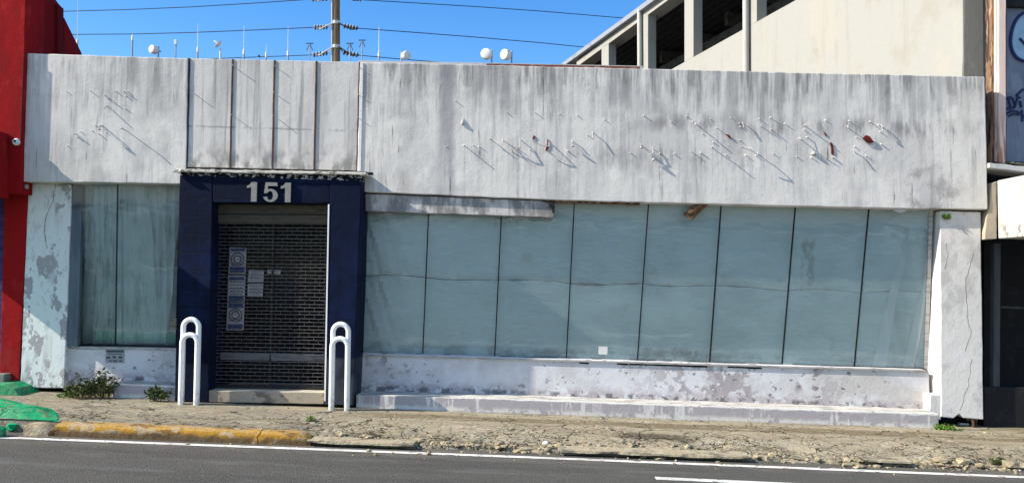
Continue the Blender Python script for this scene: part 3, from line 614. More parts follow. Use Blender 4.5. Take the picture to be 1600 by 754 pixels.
def bent_wire(sh, r=.0070, tabs=None):
    """a wire bent out of the wall; sh = its shadow on the wall in photo pixels, base first"""
    P = [at(a, c_, 0) for a, c_ in sh]; p0 = P[0]; L = 0; pts = [p0 + Vector((0, .03, 0))]
    prev = p0
    for p in P[1:]:
        n = 4
        for k in range(1, n+1):
            q = prev.lerp(p, k/n); L = max(L, (q.x-p0.x)/SM); pts.append(Vector((q.x - SM*L, -L-.002, q.z + SK*L)))
        prev = p
    b = MB(); b.tube(pts, r, 5); o = b.build('bent_wire', 'thin_dark_wire', store)
    if tabs:
        t = pts[-1]; bb = MB(); w_, h_ = tabs
        bb.lathe(t + Vector((0, 0, -h_)), (0.25, .1, 1), [(0, .002), (h_*.4, w_), (h_*1.1, w_*1.1), (h_*1.7, w_*.5), (h_*2, .002)], 8)
        bb.build('wire_tab', 'thin_dark_wire', o)
for sh in ([(168, 165), (206, 200)], [(160, 196), (196, 226), (202, 232)], [(197, 204), (254, 245), (267, 257)], [(119, 209), (140, 227)], [(195, 145), (213, 156)],
           [(726, 228), (773, 265)], [(724, 184), (736, 203)], [(766, 217), (806, 248)], [(786, 219), (812, 238), (822, 251)], [(813, 218), (835, 236), (847, 257), (838, 256), (820, 246)],
           [(800, 238), (818, 247)], [(858, 221), (885, 247), (899, 260), (888, 259), (872, 251)], [(894, 221), (908, 230), (920, 243)], [(926, 207), (946, 223), (958, 241)],
           [(1001, 226), (1016, 237), (1025, 245)], [(1020, 233), (1036, 242), (1045, 258), (1039, 261)], [(1085, 192), (1118, 218), (1144, 240)], [(1112, 231), (1152, 258), (1178, 279)],
           [(1160, 193), (1178, 204), (1188, 220)], [(1189, 198), (1218, 216)], [(1204, 202), (1230, 222)], [(1172, 234), (1210, 259), (1235, 280), (1236, 284), (1218, 278)],
           [(1256, 195), (1300, 228), (1312, 238)], [(1249, 216), (1290, 248), (1310, 260)], [(1322, 198), (1347, 215), (1362, 231), (1375, 232)], [(1376, 196), (1395, 210), (1406, 222)],
           [(1332, 236), (1352, 248), (1366, 267)], [(1080, 237), (1102, 253)], [(1300, 246), (1316, 258)]):
    bent_wire(sh)
bent_wire([(160, 197), (203, 236)], .003, (.018, .02)); bent_wire([(1020, 234), (1045, 268)], .003, (.02, .024)); bent_wire([(1001, 227), (1027, 250)], .003, (.018, .02))
bent_wire([(894, 222), (920, 248)], .003, (.022, .014)); bent_wire([(722, 186), (730, 198)], .004, (.018, .035)); bent_wire([(1270, 214), (1279, 246)], .003, (.03, .03)); bent_wire([(1376, 196), (1406, 226)], .003, (.012, .02))
for sh in ([(365, 104), (387, 119)], [(363, 180), (381, 193)], [(430, 104), (443, 113)], [(428, 145), (440, 153)], [(428, 181), (452, 200)], [(563, 107), (577, 117)], [(561, 149), (578, 161)], [(559, 184), (578, 197)], [(304, 147), (322, 160)]):
    bent_wire(sh, .006)
def flake(pix, y=-.012, th=.008):
    b = MB(); b.pp(pix, y, y+th); b.build('red_paint_flake', 'red_rag_paint', store)
flake([(1348, 216), (1353, 211), (1359, 213), (1366, 222), (1358, 224)], -.03)
flake([(1297, 222), (1301, 224), (1303, 236), (1303, 243), (1299, 240), (1299, 232)]); flake([(1287, 205), (1290, 208), (1292, 214), (1289, 211)])
flake([(855, 216), (858, 224), (857, 231), (854, 236), (852, 234), (855, 226)]); flake([(834, 211), (837, 214), (833, 219), (832, 216)])
flake([(1133, 209), (1140, 211), (1144, 218), (1140, 216)], -.02)

# portal
YP = -.24
b = MB(); b.pp([(281, 267.5), (331.5, 268.4), (331.5, 316.5), (325, 629), (273, 626)], YP, .34, .003); b.build('portal_jamb', 'navy_block_paint', store, bevel=.008)
b = MB(); b.pp([(515.2, 271.8), (565, 272.8), (551, 633), (507, 631.5), (515.2, 317.5)], YP, .34, .003); b.build('portal_jamb', 'navy_smooth_paint', store, bevel=.008)
b = MB(); b.pp([(332, 268.5), (514.7, 271.7), (514.7, 317.3), (332, 316.3)], YP+.004, .34, .002); b.build('portal_lintel', 'navy_block_paint', store, bevel=.008)
b = MB()
b.pp([(275, 263.5), (572, 269), (571.5, 273), (277, 268)], YP-.05, .0, .006, .06); b.build('portal_cap', 'cream_cap_paint', store, bevel=.008)
b = MB(); b.tube([at(556, 269.3, -.12), at(583, 271.5, -.12)], .02, 8); b.build('iron_rod', 'black_metal', store)
b = MB()
for k in range(7):
    px = 274 + k*1.6; b.rock(at(px, 267+R.uniform(-2, 2), YP-.05), .03, .6)
b.build('broken_cap_end', 'cream_cap_paint', store)
b = MB(); b.pp([(512.4, 319), (514.6, 319), (508.6, 626), (506.4, 626)], YP-.006, YP+.30); b.build('white_jamb_edge', 'white_pipe_paint', store)
b = MB(); b.pp([(325.2, 609.5), (506.5, 612.5), (505.8, 631), (324.8, 628)], YP+.03, .9, .003); b.build('doorstep', 'doorstep_concrete', store, bevel=.01)
def numeral(kind, px, py, w_, h_):
    ONE = [(0, .80), (.26, .86), (.46, 1), (1, 1), (1, 0), (.44, 0), (.44, .74), (0, .68)]
    P = ONE if kind == 1 else None
    if kind == 5:
        P = [(.18, 1), (.90, 1), (.93, .82), (.34, .82), (.32, .64)]
        P += [(.50 + .46*math.cos(math.radians(a)), .335 + .335*math.sin(math.radians(a))) for a in range(105, -170, -15)]
        P += [(.30, .27), (.33, .16)] + [(.48 + .185*math.cos(math.radians(a)), .33 + .235*math.sin(math.radians(a))) for a in range(-110, 141, 15)]
        P += [(.28, .44), (.10, .44)]
    b = MB(); b.pp([(px + a*w_ + (c_-.5)*1.0, py - c_*h_ + a*w_*.026) for a, c_ in P], YP-.030, YP-.004)
    return b.build('numeral', 'brushed_number_metal', store)
numeral(1, 385.5, 314.5, 15.5, 30.5); numeral(5, 410, 315, 25, 30.5); numeral(1, 438.5, 315.5, 15.5, 30.5)
# roller grille
YG = YP + .26
door = MB(); door.pp([(333, 318.5), (513.5, 320), (513.5, 349), (333, 348)], YG-.03, YG+.15); d_o = door.build('roller_header', 'beige_header', store, bevel=.01)
b = MB(); b.pp([(334, 333.2), (512.5, 334.6), (512.5, 336.4), (334, 335)], YG-.034, YG-.02); b.build('header_groove', 'black_gasket', d_o)
gr = thing('roller_grille', at(416, 610, YG), '', None); gr.parent = store; gr.location = WL[gr.name] - WL[store.name]; del gr['label']
rods = MB(); nrow = 44
def gpt(s, t): 
    a = lerp2((333.5, 349), (513, 350.3), s); c_ = lerp2((326.5, 603), (507, 606.5), s); return lerp2(a, c_, t)
for k in range(nrow+1):
    t = k/nrow*.975; wob = R.uniform(-.0018, .0018)
    rods.tube([at(*gpt(s/6, t + wob + .0007*math.sin(s*2+k)), YG) for s in range(7)], .0047, 5)
    if k == nrow: break
    for j in range(12):
        s = (j + (.5 if k % 2 else 0) + .25)/12
        if s > .99: continue
        rods.tube([at(*gpt(s, t), YG), at(*gpt(s, t+.975/nrow), YG)], .0017, 4)
rods.build('grille_mesh', 'grille_metal', gr)
b = MB(); b.pp([gpt(0, .985), gpt(1, .985), gpt(1, 1.006), gpt(0, 1.006)], YG-.012, YG+.012); b.build('bottom_bar', 'black_metal', gr)
b = MB()
for s in (0, 1):
    a = gpt(s, -.01); c_ = gpt(s, 1.0); o_ = -1.5 if s == 0 else 1.5
    b.pp([(a[0]-2.2+o_*.3, a[1]), (a[0]+2.2+o_*.3, a[1]), (c_[0]+2.2+o_*.3, c_[1]), (c_[0]-2.2+o_*.3, c_[1])], YG-.02, YG+.02)
b.build('guide_rail', 'black_metal', gr)
# glass door behind the grille
YD = YG + .16
dr = MB(); dr.pp([gpt(0, .79), gpt(1, .79), gpt(1, .835), gpt(0, .835)], YD, YD+.03); dd = dr.build('door_rail', 'dull_rail_metal', store)
b = MB(); b.pp([gpt(.515, .0), gpt(.53, .0), gpt(.53, .98), gpt(.515, .98)], YD-.003, YD+.03); b.build('door_stile', 'black_metal', store)
b = MB(); b.pp([gpt(0, -.02), gpt(1, -.02), gpt(1, 1.0), gpt(0, 1.0)], YD+.045, YD+.052); b.build('door_glass', 'clear_glass', store)
b = MB(); b.pp([(320, 300), (520, 300), (515, 640), (318, 640)], YD+.5, YD+.55); b.build('door_back_panel', 'dark_interior', store)
YN = YD + .035
def notice(name, pix, label, kind, hdr=()):
    b = MB(); b.pp(pix, YN, YN+.004); c0 = at(*pix[3], YN)
    o = b.build(name, 'notice_paper'); tag(o, label, 'notice', 'paper notices behind the roller grille')
    (x0, y0), (x1, _), _, (xb, y1) = pix
    def at01(s, t): return (lerp(lerp(x0, xb, t), lerp(x1, pix[2][0], t), s), lerp(y0, y1, t))
    for a, c_ in hdr:
        h = MB(); h.pp([at01(.06, a), at01(.94, a), at01(.94, c_), at01(.06, c_)], YN-.003, YN-.0005); h.build('notice_band', 'notice_blue', o)
    h = MB()
    if kind == 'ring':
        ce = at(*at01(.5, .46), YN-.002); 
        for rr in (.085, .05):
            h.tube([ce + Vector((rr*math.cos(t*.3142), 0, rr*math.sin(t*.3142))) for t in range(21)], .008, 4)
    rows = [.62, .68] if kind == 'ring' else [.15, .25, .36, .47, .58, .70, .82]
    for t in rows:
        s = .14
        while s < .84:
            e = min(.88, s + R.uniform(.08, .2)); h.pp([at01(s, t-.012), at01(e, t-.012), at01(e, t+.022), at01(s, t+.022)], YN-.0025, YN-.0008); s = e + .05
    h.build('notice_print', 'notice_ink', o); return o
notice('posted_notice', [(359, 386), (385, 387), (383.5, 427.5), (357, 427)], 'white notice with blue bands and round emblem, topmost in the door column', 'ring', ((.03, .15), (.76, .97)))
notice('posted_notice', [(356.5, 430), (383.5, 430.5), (382, 471.5), (355.5, 471)], 'white notice with dark figures and a blue foot, middle of the door column', 'text', ((.05, .18), (.76, .99)))
notice('posted_notice', [(355.5, 472.5), (382, 473), (380.5, 515.5), (353.5, 515)], 'white notice with blue bands and round emblem, lowest in the door column', 'ring', ((.02, .20), (.78, .98)))
notice('posted_notice', [(389, 421), (412, 422), (411.5, 441), (387, 441)], 'upper white typed sheet right of the notice column in the door', 'text')
notice('posted_notice', [(387, 443), (411.5, 443), (410, 463.5), (386.5, 463)], 'lower white typed sheet right of the notice column in the door', 'text')
notice('posted_notice', [(418, 421), (438.5, 421.5), (438, 428), (418, 427.5)], 'tiny narrow sticker on the middle stile of the door', 'text')

# pillars
YPL = .085
b = MB(); b.pp([(44.5, 286), (112, 288), (100.5, 606), (31, 605.5)], .21, .62, .004); b.build('pillar', 'peeling_pillar_paint', store, bevel=.012)['label'] = 'blue white peeling left pillar'
b = MB(); b.pp([(1469, 329), (1532.5, 331), (1537, 655), (1506, 652.5), (1499, 646), (1490, 653), (1470, 651)], YPL, .80, .004); rp = b.build('pillar', 'cracked_pillar_paint', store, bevel=.012); rp['label'] = 'cracked right pillar with broken foot'
b = MB(); b.pp([(1453, 616), (1470, 616), (1470.5, 656), (1453, 650)], YPL+.01, .80, .003); b.build('pillar_foot', 'cracked_pillar_paint', store, bevel=.01)
def crack_line(pix, y, parent, wd=.55, name='wall_crack'):
    b = MB(); L = []; Q = []
    for i in range(len(pix)-1):
        n = max(2, int(math.hypot(pix[i+1][0]-pix[i][0], pix[i+1][1]-pix[i][1])/5))
        for k in range(n):
            p = lerp2(pix[i], pix[i+1], k/n); Q.append((p[0]+R.uniform(-1, 1), p[1]+R.uniform(-.6, .6)))
    Q.append(pix[-1])
    for i in range(len(Q)-1):
        a, c_ = Q[i], Q[i+1]; w1 = wd*R.uniform(.6, 1.3); w2 = wd*R.uniform(.6, 1.3)
        dx, dy = c_[0]-a[0], c_[1]-a[1]; l = math.hypot(dx, dy) or 1; nx, ny = -dy/l, dx/l
        b.pp([(a[0]+nx*w1, a[1]+ny*w1), (c_[0]+nx*w2, c_[1]+ny*w2), (c_[0]-nx*w2, c_[1]-ny*w2), (a[0]-nx*w1, a[1]-ny*w1)], y-.0015, y+.004)
    b.build(name, 'crack_dark', parent)
crack_line([(87, 288), (82, 318), (73, 335), (69, 362), (74, 388)], .21, store, .45)
crack_line([(1521, 395), (1508, 440), (1512, 500), (1518, 520), (1508, 548)], YPL, store, .20)
crack_line([(1518, 560), (1513, 600), (1500, 640)], YPL, store, .18)
crack_line([(1478, 380), (1481, 400), (1476, 420)], YPL, store, .18)

# sills and ledges
YS = .30
b = MB(); b.pp([(556, 551), (1444, 577), (1452, 581), (1453, 646), (556, 618)], YS, .62, .002); b.build('sill_wall', 'peeling_sill_paint', store, bevel=.008)
b = MB(); b.pp([(103, 544), (276, 546), (274, 606), (100, 600)], YS, .62, .002); b.build('sill_wall', 'peeling_sill_paint', store, bevel=.008)
b = MB(); b.pp([(556, 616), (760, 621.5), (1100, 633), (1467, 645.5), (1468, 680), (556, 645)], -.16, YS-.002, .004); b.build('ledge', 'ledge_paint', store, bevel=.012)
b = MB(); b.pp([(176, 598), (276, 602), (276, 630), (176, 626)], -.06, YS-.002, .004); b.build('ledge', 'ledge_paint', store, bevel=.012)

# windows ---------------------------------------------------------------
YGT, YGB = .19, .47
def gl(px, py, t, off=0):                        # point on the leaning glass; t = 0 top, 1 bottom
    return at(px, py, lerp(YGT, YGB, t)+off)
def slab(b, tl, tr, br, bl_, off, th):
    A = [gl(*tl, 0, off), gl(*tr, 0, off), gl(*br, 1, off), gl(*bl_, 1, off)]; b.loft(A, [v+Vector((0, th, 0)) for v in A])
mt = [570, 671, 785, 898, 1014, 1127.5, 1243.5, 1358.5, 1454]; mb_ = [561, 660.5, 773, 885, 996, 1109, 1222, 1335, 1444.5]
def ty(px): return 296 + (px-570)*.0288
def by(px): return 550.5 + (px-561)*.0288
win = MB(); win.pp([(556, by(556)-.5), (1446, by(1446)-.5), (1446, by(1446)+1.8), (556, by(556)+1.8)], YGB-.035, YGB+.06)
win = win.build('shop_window', 'black_gasket', store); win['label'] = 'long leaning shop window of eight panes'
b = MB(); b.pp([(556, by(556)+2.0), (1448, by(1448)+2.0), (1448, by(1448)+4.4), (556, by(556)+4.4)], YS-.025, YGB+.03, .001, .3); b.build('sill_strip', 'aluminium_strip', win)
for a, c_ in ((964, 981), (983, 1105), (1137, 1190), (905, 920)):
    b = MB(); b.pp([(a, by(a)+5), (c_, by(c_)+5), (c_, by(c_)+7.5), (a, by(a)+7)], YS-.006, YS+.01, .003, .1); b.build('sill_gap', 'black_gasket', win)
for i in range(8):
    b = MB(); slab(b, (mt[i]+1, ty(mt[i])), (mt[i+1]-1, ty(mt[i+1])), (mb_[i+1]-1, by(mb_[i+1])-1), (mb_[i]+1, by(mb_[i])-1), 0, .008); b.build('pane', 'brightened_glass', win)
for i in range(1, 8):
    b = MB(); w_ = .85 + (.25 if i > 4 else 0); slab(b, (mt[i]-w_, ty(mt[i])), (mt[i]+w_, ty(mt[i])), (mb_[i]+w_, by(mb_[i])-1), (mb_[i]-w_, by(mb_[i])-1), -.002, .018); b.build('pane_joint', 'black_gasket', win)
b = MB(); slab(b, (1452.5, 326), (1458, 326), (1450, 577), (1444, 576.5), -.005, .05); b.build('window_edge_strip', 'aluminium_strip', win)
# sheets hung behind the glass: upper and lower with a torn seam
seam = [(561, 431), (600, 429.5), (640, 431), (667, 434), (700, 437), (720, 437), (775, 437.5), (830, 437), (870, 440), (890, 443), (915, 445), (945, 445), (965, 443.5), (1005, 443.5), (1030, 446), (1060, 447.5), (1088, 446), (1115, 446.5), (1140, 447), (1170, 448.5), (1200, 452), (1225, 454.5), (1260, 452), (1290, 452.5), (1345, 457), (1372, 455.5), (1400, 455), (1462, 456)]
def sheet_pt(px, py, off):
    t = max(0, min(1, (py - ty(px))/(by(px)-ty(px)))); return gl(px, py, t, off)
def cloth(name, m, cols, topf, botf, off, foldf, n=46, parent=None, label=None, cat=None, group=None, th=.006):
    b = MB(); vs = []; nr = 14
    for j in range(nr+1):
        for px in cols:
            py = lerp(topf(px), botf(px), j/nr); p = sheet_pt(px, py, off); vs.append(p + Vector((0, foldf(px, j/nr), 0)))
    k = len(cols); b.add(vs, [[j*k+i, j*k+i+1, (j+1)*k+i+1, (j+1)*k+i] for j in range(nr) for i in range(k-1)])
    o = b.build(name, m, smooth=True); md = o.modifiers.new('thickness', 'SOLIDIFY'); md.thickness = th; md.offset = 1
    return tag(o, label, cat, group)
def sfun(px, dv):
    for i in range(len(seam)-1):
        if seam[i][0] <= px <= seam[i+1][0]:
            return lerp(seam[i][1], seam[i+1][1], (px-seam[i][0])/(seam[i+1][0]-seam[i][0])) + dv
    return (seam[0] if px < seam[0][0] else seam[-1])[1] + dv
def gapw(px):
    g = .55 + .5*noise.noise(Vector((px*.03, 0, 0)))
    if 890 < px < 947: g = 1.6*math.sin((px-890)/57*3.14)+.7
    if 955 < px < 1000: g = 1.0
    return max(.35, g*1.35)
cols = [554 + 4*i for i in range(229)]
cols = [c for c in cols if c <= 1462]
def fold_main(px, t):
    d = max(0, 1-(px-560)/95); x = px + t*-22
    return d*(.06 + .09*abs(math.sin((px - t*55)*.085)) + .03*math.sin((px-t*35)*.43+1)) + .010*noise.noise(Vector((px*.012, t*3, 0))) + .004*noise.noise(Vector((px*.05, t*9, 3)))
OFF = .085
cloth('window_sheet', 'teal_sheet', cols, lambda p: ty(p)-4, lambda p: sfun(p, -gapw(p)), OFF, fold_main, label='upper pale teal sheet hung behind the long window above the torn seam', cat='sheet')
cloth('window_sheet', 'teal_sheet', cols, lambda p: sfun(p, gapw(p)*.6), lambda p: by(p)+3, OFF+.006, fold_main, label='lower pale teal sheet hung behind the long window below the torn seam', cat='sheet')
# loose drapes at the right end
def strip(name, m, pix, y, label, cat='drape', th=.012, group=None):
    b = MB(); A = [sheet_pt(a, c_, y) for a, c_ in pix]; b.loft(A, [v+Vector((0, th, 0)) for v in A]); return tag(b.build(name, m), label, cat, group)
def drape(name, m, Lc, Rc, offL, offR, label, cat):
    b = MB(); vs = []; n = len(Lc)
    for th in (0, .006):
        for l, q in zip(Lc, Rc): vs += [sheet_pt(*l, offL+th), sheet_pt(*q, offR+th)]
    fs = []
    for i in range(n-1):
        a = 2*i; fs.append([a, a+1, a+3, a+2]); a += 2*n; fs.append([a, a+2, a+3, a+1])
        fs.append([2*i, 2*i+2, 2*i+2+2*n, 2*i+2*n]); fs.append([2*i+1, 2*i+1+2*n, 2*i+3+2*n, 2*i+3])
    fs += [[0, 2*n, 2*n+1, 1], [2*n-2, 2*n-1, 4*n-1, 4*n-2]]
    b.add(vs, fs); return tag(b.build(name, m), label, cat)
drape('window_drape', 'pale_drape', [(1418, 355), (1404, 410), (1386, 470), (1372, 530), (1362, 573)], [(1420, 356), (1415, 410), (1400, 470), (1391, 530), (1384, 573)], .078, .011, 'long pale slanting drape nearest the middle, right end of the window', 'drape')
drape('window_drape', 'pale_drape', [(1446, 430), (1432, 480), (1420, 530), (1409, 574)], [(1449, 432), (1445, 480), (1437, 530), (1427, 574)], .078, .012, 'short pale slanting drape beside the right window edge', 'drape')
drape('blue_curtain', 'blue_sheet', [(1449, 440), (1445, 490), (1438, 530), (1430, 575)], [(1453, 440), (1452, 490), (1450, 530), (1444, 575)], .06, .03, 'narrow blue curtain at the right edge of the long window', 'curtain')
strip('switch_plate', 'white_stud_paint', [(935.5, 540.5), (949.5, 541), (949, 553.5), (935, 553)], -.014, 'small square white plate at the foot of the long window', 'plate', .01)
# left window
lmt = [113, 183.5, 281]; lmb = [103.5, 180, 275]
def lty(px): return 286.5 + (px-113)*.02
def lby(px): return 537.5 + (px-103)*.018
lw = MB(); lw.pp([(103, lby(103)), (276, lby(276)), (276, lby(276)+3), (103, lby(103)+3)], YGB-.035, YGB+.06)
lw = lw.build('shop_window', 'black_gasket', store); lw['label'] = 'two pane window left of the door'
b = MB(); b.pp([(102, lby(103)+3.2), (276, lby(276)+3.2), (276, lby(276)+6), (102, lby(103)+6)], YS-.02, YGB+.03); b.build('sill_strip', 'aluminium_strip', lw)
for i in range(2):
    b = MB(); A = [gl(lmt[i]+1, lty(lmt[i]), 0), gl(lmt[i+1]-1, lty(lmt[i+1]), 0), gl(lmb[i+1]-1, lby(lmb[i+1])-1, 1), gl(lmb[i]+1, lby(lmb[i])-1, 1)]; b.loft(A, [v+Vector((0, .008, 0)) for v in A]); b.build('pane', 'lightly_brightened_glass', lw)
b = MB(); A = [gl(183, 286, 0, -.002), gl(184.6, 286, 0, -.002), gl(181, 538, 1, -.002), gl(179.4, 538, 1, -.002)]; b.loft(A, [v+Vector((0, .018, 0)) for v in A]); b.build('pane_joint', 'black_gasket', lw)
def lsheet(px, py, off):
    t = max(0, min(1, (py-lty(px))/(lby(px)-lty(px)))); return gl(px, py, t, off)
def lcloth(name, m, xa, xb, y0, y1, off, fold, label, drift=0, pinch=0):
    b = MB(); n = int((max(xb)-min(xa))/1.6)+4; nr = 16; vs = []
    for j in range(nr+1):
        t = j/nr
        for i in range(n+1):
            px = lerp(lerp(xa[0], xa[1], t), lerp(xb[0], xb[1], t), i/n); py = lerp(y0, y1, t)
            vs.append(lsheet(px, py, off) + Vector((0, fold(px, t), 0)))
    b.add(vs, [[j*(n+1)+i, j*(n+1)+i+1, (j+1)*(n+1)+i+1, (j+1)*(n+1)+i] for j in range(nr) for i in range(n)])
    o = b.build(name, m, smooth=True); md = o.modifiers.new('thickness', 'SOLIDIFY'); md.thickness = .006; md.offset = 1
    return tag(o, label, 'curtain', 'curtains behind the left window')
lcloth('grey_curtain', 'grey_curtain', (104, 126), (186, 190), 284, 537, .12, lambda p, t: .09*abs(math.sin(p*.21+t*1.1))*(.4+t) + .015*math.sin(p*1.05+2) - .02*math.sin(t*3), 'grey teal curtain falling aslant behind the left pane')
lcloth('grey_curtain', 'grey_curtain', (178, 172), (284, 257), 284, 537, .13, lambda p, t: .06*abs(math.sin(p*.075+t*.8)) + .045*math.sin(p*.5+1+t)*max(0, (p-235)/40) + .006*math.sin(p*1.4), 'smoother grey teal curtain behind the pane beside the door portal')
lcloth('grey_curtain', 'grey_curtain', (103, 98), (124, 118), 284, 500, .17, lambda p, t: .03*math.sin(p*.7+t), 'narrow gathered curtain at the left edge of the left window')
b = MB(); A = [(263, 497), (279, 497.5), (279, 509), (263, 508)]; b.pp(A, .78, .95); b.pp([(262, 511), (279, 511.5), (279, 514), (262, 513.5)], .78, .95)
tag(b.build('yellow_box', 'yellow_box_paint'), 'yellow crate glimpsed inside beside the left curtain', 'box')
b = MB(); b.pp([(113, 289), (129, 289.5), (120.5, 541), (101.5, 541)], .235, .29, .001); b.build('window_edge_strip', 'reveal_shade_slate', lw)  # dark board added to paint in the shade of the pillar reveal
# faded sticker on the left sill
b = MB(); b.pp([(165, 545), (194.5, 545.5), (194, 567), (164.5, 566)], YS-.004, YS); st = b.build('faded_sticker', 'notice_paper'); tag(st, 'faded rectangular sticker on the sill wall under the left window', 'sticker')
h = MB()
for (x0, y0, x1, y1) in ((166, 546.5, 193, 550), (168, 551.5, 190, 553), (166, 556, 172, 559.5), (176, 555.5, 181, 559), (185, 556, 191, 559.5), (170, 562, 175, 564), (177, 562, 184, 564.3), (186, 562, 191, 564.3)): h.pp([(x0, y0), (x1, y0+.3), (x1, y1), (x0, y1)], YS-.006, YS-.0045)
h.build('sticker_print', 'notice_ink', st)

# what is left of the old sign box below the fascia
b = MB(); b.pp([(571, 302.5), (845, 313.8), (866, 321), (866, 339.5), (571, 329.3)], .05, .185, .003)
o = b.build('old_sign_box', 'grey_sign_panel_paint', store, bevel=.006)
b = MB(); b.pp([(858, 318.5), (866.5, 319), (867, 331), (863, 332), (862, 324), (858, 323)], .02, .10, .002, .03); b.build('torn_hook', 'black_metal', o)
b = MB(); b.pp([(846, 311), (1000, 316.2), (1000, 319.3), (930, 317.5), (866, 316.5)], .04, .15, .003); b.build('soffit_strip', 'rotten_timber', store)  # rough brown strip below the fascia edge
b = MB()
A = [at(1066, 335, .06), at(1080, 343.5, .06), at(1107, 318, .06), at(1086, 316, .06)]
b.loft(A, [v+Vector((.02, .05, 0)) for v in A])
A = [at(1074, 331, .03), at(1079, 335, .03), at(1103, 318, .03), at(1097, 316.5, .03)]
b.loft(A, [v+Vector((0, .03, 0)) for v in A])
tag(b.build('broken_plank', 'weathered_board', bevel=.004), 'broken brown plank dangling under the fascia before the window', 'plank')
b = MB(); b.pp([(1392, 324.5), (1432, 326), (1428, 328), (1420, 327), (1414, 330), (1408, 332.5), (1401, 331), (1396, 328)], .03, .045); b.build('peeling_paint_rag', 'white_canopy_paint', store)
# ------------------------------------------------------------------ red building on the left
rp0 = at(0, 600, .1)
red = thing('red_building', (rp0.x-1.5, .1, -.05-SL*(rp0.x-1.5)), 'red stucco shop building cut by the left edge of the photo', 'shop building')
b = MB(); b.pp([(-700, -420), (43, -160), (40.5, 0), (38.5, 90), (31.5, 302), (-700, 282)], -.07, .40, .003, .3); b.build('upper_wall', 'red_stucco', red, bevel=.012)
b = MB(); b.pp([(7, 296), (43.5, 297), (30, 601), (-1, 600)], .205, .50, .003); b.build('column', 'red_stucco', red, bevel=.01)
b = MB(); b.pp([(-700, 270), (30, 296), (6, 612), (-700, 600)], .34, .42); b.build('shutter', 'purple_shutter', red)
b = MB(); b.pp([(31.5, 283), (46, 283), (46, 302), (31.5, 300)], .3, .42); b.build('gap_filler', 'dark_interior', red)
b = MB(); b.pp([(-300, 185), (-52, 190), (-52, 300), (-300, 292)], -.95, -.073); b.build('projecting_canopy', 'red_stucco', red, bevel=.01)
b = MB(); b.pp([(-300, 584), (7, 584), (5, 606), (-300, 600)], .05, .33, .003); b.build('base_block', 'grey_concrete', red, bevel=.01)
XR = -6.875
def side_prism(pix, th, name, m, X=XR):
    A = [atx(a, c_, X) for a, c_ in pix]; b = MB(); b.loft(A, [v-Vector((th, 0, 0)) for v in A]); return b.build(name, m, red)
side_prism([(41, -90), (80, -22), (87, 0), (93, 8), (99, 14), (99, 104), (40, 106)], .25, 'side_parapet', 'shaded_red_stucco')
side_prism([(100.3, 28), (127.5, 83), (127.5, 104), (100.3, 104)], .25, 'rear_parapet', 'shaded_red_stucco')
side_prism([(90.5, 7), (99.3, 13.5), (99.8, 104), (91, 104)], .20, 'dark_pilaster', 'dark_red_stucco', XR+.05)
p = at(27, 222, -.07)
b = MB(); b.lathe(p, (0.15, -1, -.1), [(-.03, .02), (.012, .046), (.03, .05), (.05, .043), (.058, .02), (.059, .001)], 16)
lamp = b.build('wall_sensor', 'antenna_white', smooth=True); tag(lamp, 'small round white sensor on the red wall by the fascia', 'sensor')
b = MB(); q = p+Vector((.0, -.062, .005)); b.lathe(q, (0, -1, 0), [(-.01, .018), (.002, .016), (.004, .001)], 10); b.build('sensor_eye', 'black_metal', lamp)
b = MB(); b.tube([at(37.3, 84, -.077), at(34.6, 160, -.077), at(32.6, 216, -.077), at(31, 221, -.077), at(29, 222, -.077)], .007, 6); b.build('sensor_cable', 'black_metal', lamp)
b = MB(); b.tube([at(33.5, 291, .05), at(42.5, 291.5, .05)], .025, 10); b.tube([at(41, 291.5, .05), at(43, 291.5, .05)], .034, 10)
tag(b.build('pipe_stub', 'aluminium_strip', smooth=True), 'grey pipe stub in the gap between red wall and left pillar', 'pipe')

# ------------------------------------------------------------------ garage building behind on the right
GC = at(1505, 118, .62); gd = ray(371, 446); gd = Vector((gd.x, gd.y, 0)).normalized(); gn = Vector((gd.y, -gd.x, 0))
gn = gn if gn.x > 0 else -gn                     # inward, away from the visible face
gar = thing('parking_garage', (GC.x-1, GC.y+4, -.05-SL*GC.x), 'cream concrete garage building with open slanted bays behind the store', 'garage building')
def gp(pix, th=.45, off=0):
    A = [atp(a, c_, GC+gn*off, gn) for a, c_ in pix]; b = MB(); b.loft(A, [v+gn*th for v in A]); return b
def ysill(x): return 108 - .556*(x-1050)
def ybl(x): return 100 - .729*(x-906)
def ybt(x): return 94 - .729*(x-902) - (x-902)*.012
def yroof(x): return 94 - .735*(x-886)
gp([(985, 180), (985, ysill(985)), (1504.5, ysill(1504.5)), (1504.5, 330)], .40).build('ramp_wall', 'tan_stucco', gar)
gp([(901, ybt(901)+1), (1504, ybt(1504)), (1504, ybl(1504)), (901, ybl(901)+1)], .40).build('eaves_beam', 'tan_stucco', gar)
for xa, xb in ((896.5, 901), (940, 951), (1003, 1012.5), (1069.5, 1083.5), (1168, 1182.5), (1330, 1350)):
    bot_ = [(xb, min(160, ysill(xb)-.3)), (xa, min(160, ysill(xa)-.3))]
    gp([(xa, ybl(xa)+.3 if xa > 900 else ybl(901)), (xb, ybl(xb)+.3)] + bot_, .22 if xa > 900 else .15).build('bay_column', 'tan_stucco', gar)
for xa in (999.7, 1165.5):
    A = atp(xa, 160, GC-gn*.08, gn); T = atp(xa-.8, ybt(xa)-6, GC-gn*.08, gn); b = MB(); b.tube([A, T], .055 if xa < 1100 else .06, 10); b.build('downpipe', 'white_canopy_paint', gar, smooth=True)
o1 = -.12; A = [atp(876, yroof(876), GC+gn*o1, gn), atp(1505, yroof(1505), GC+gn*o1, gn)]
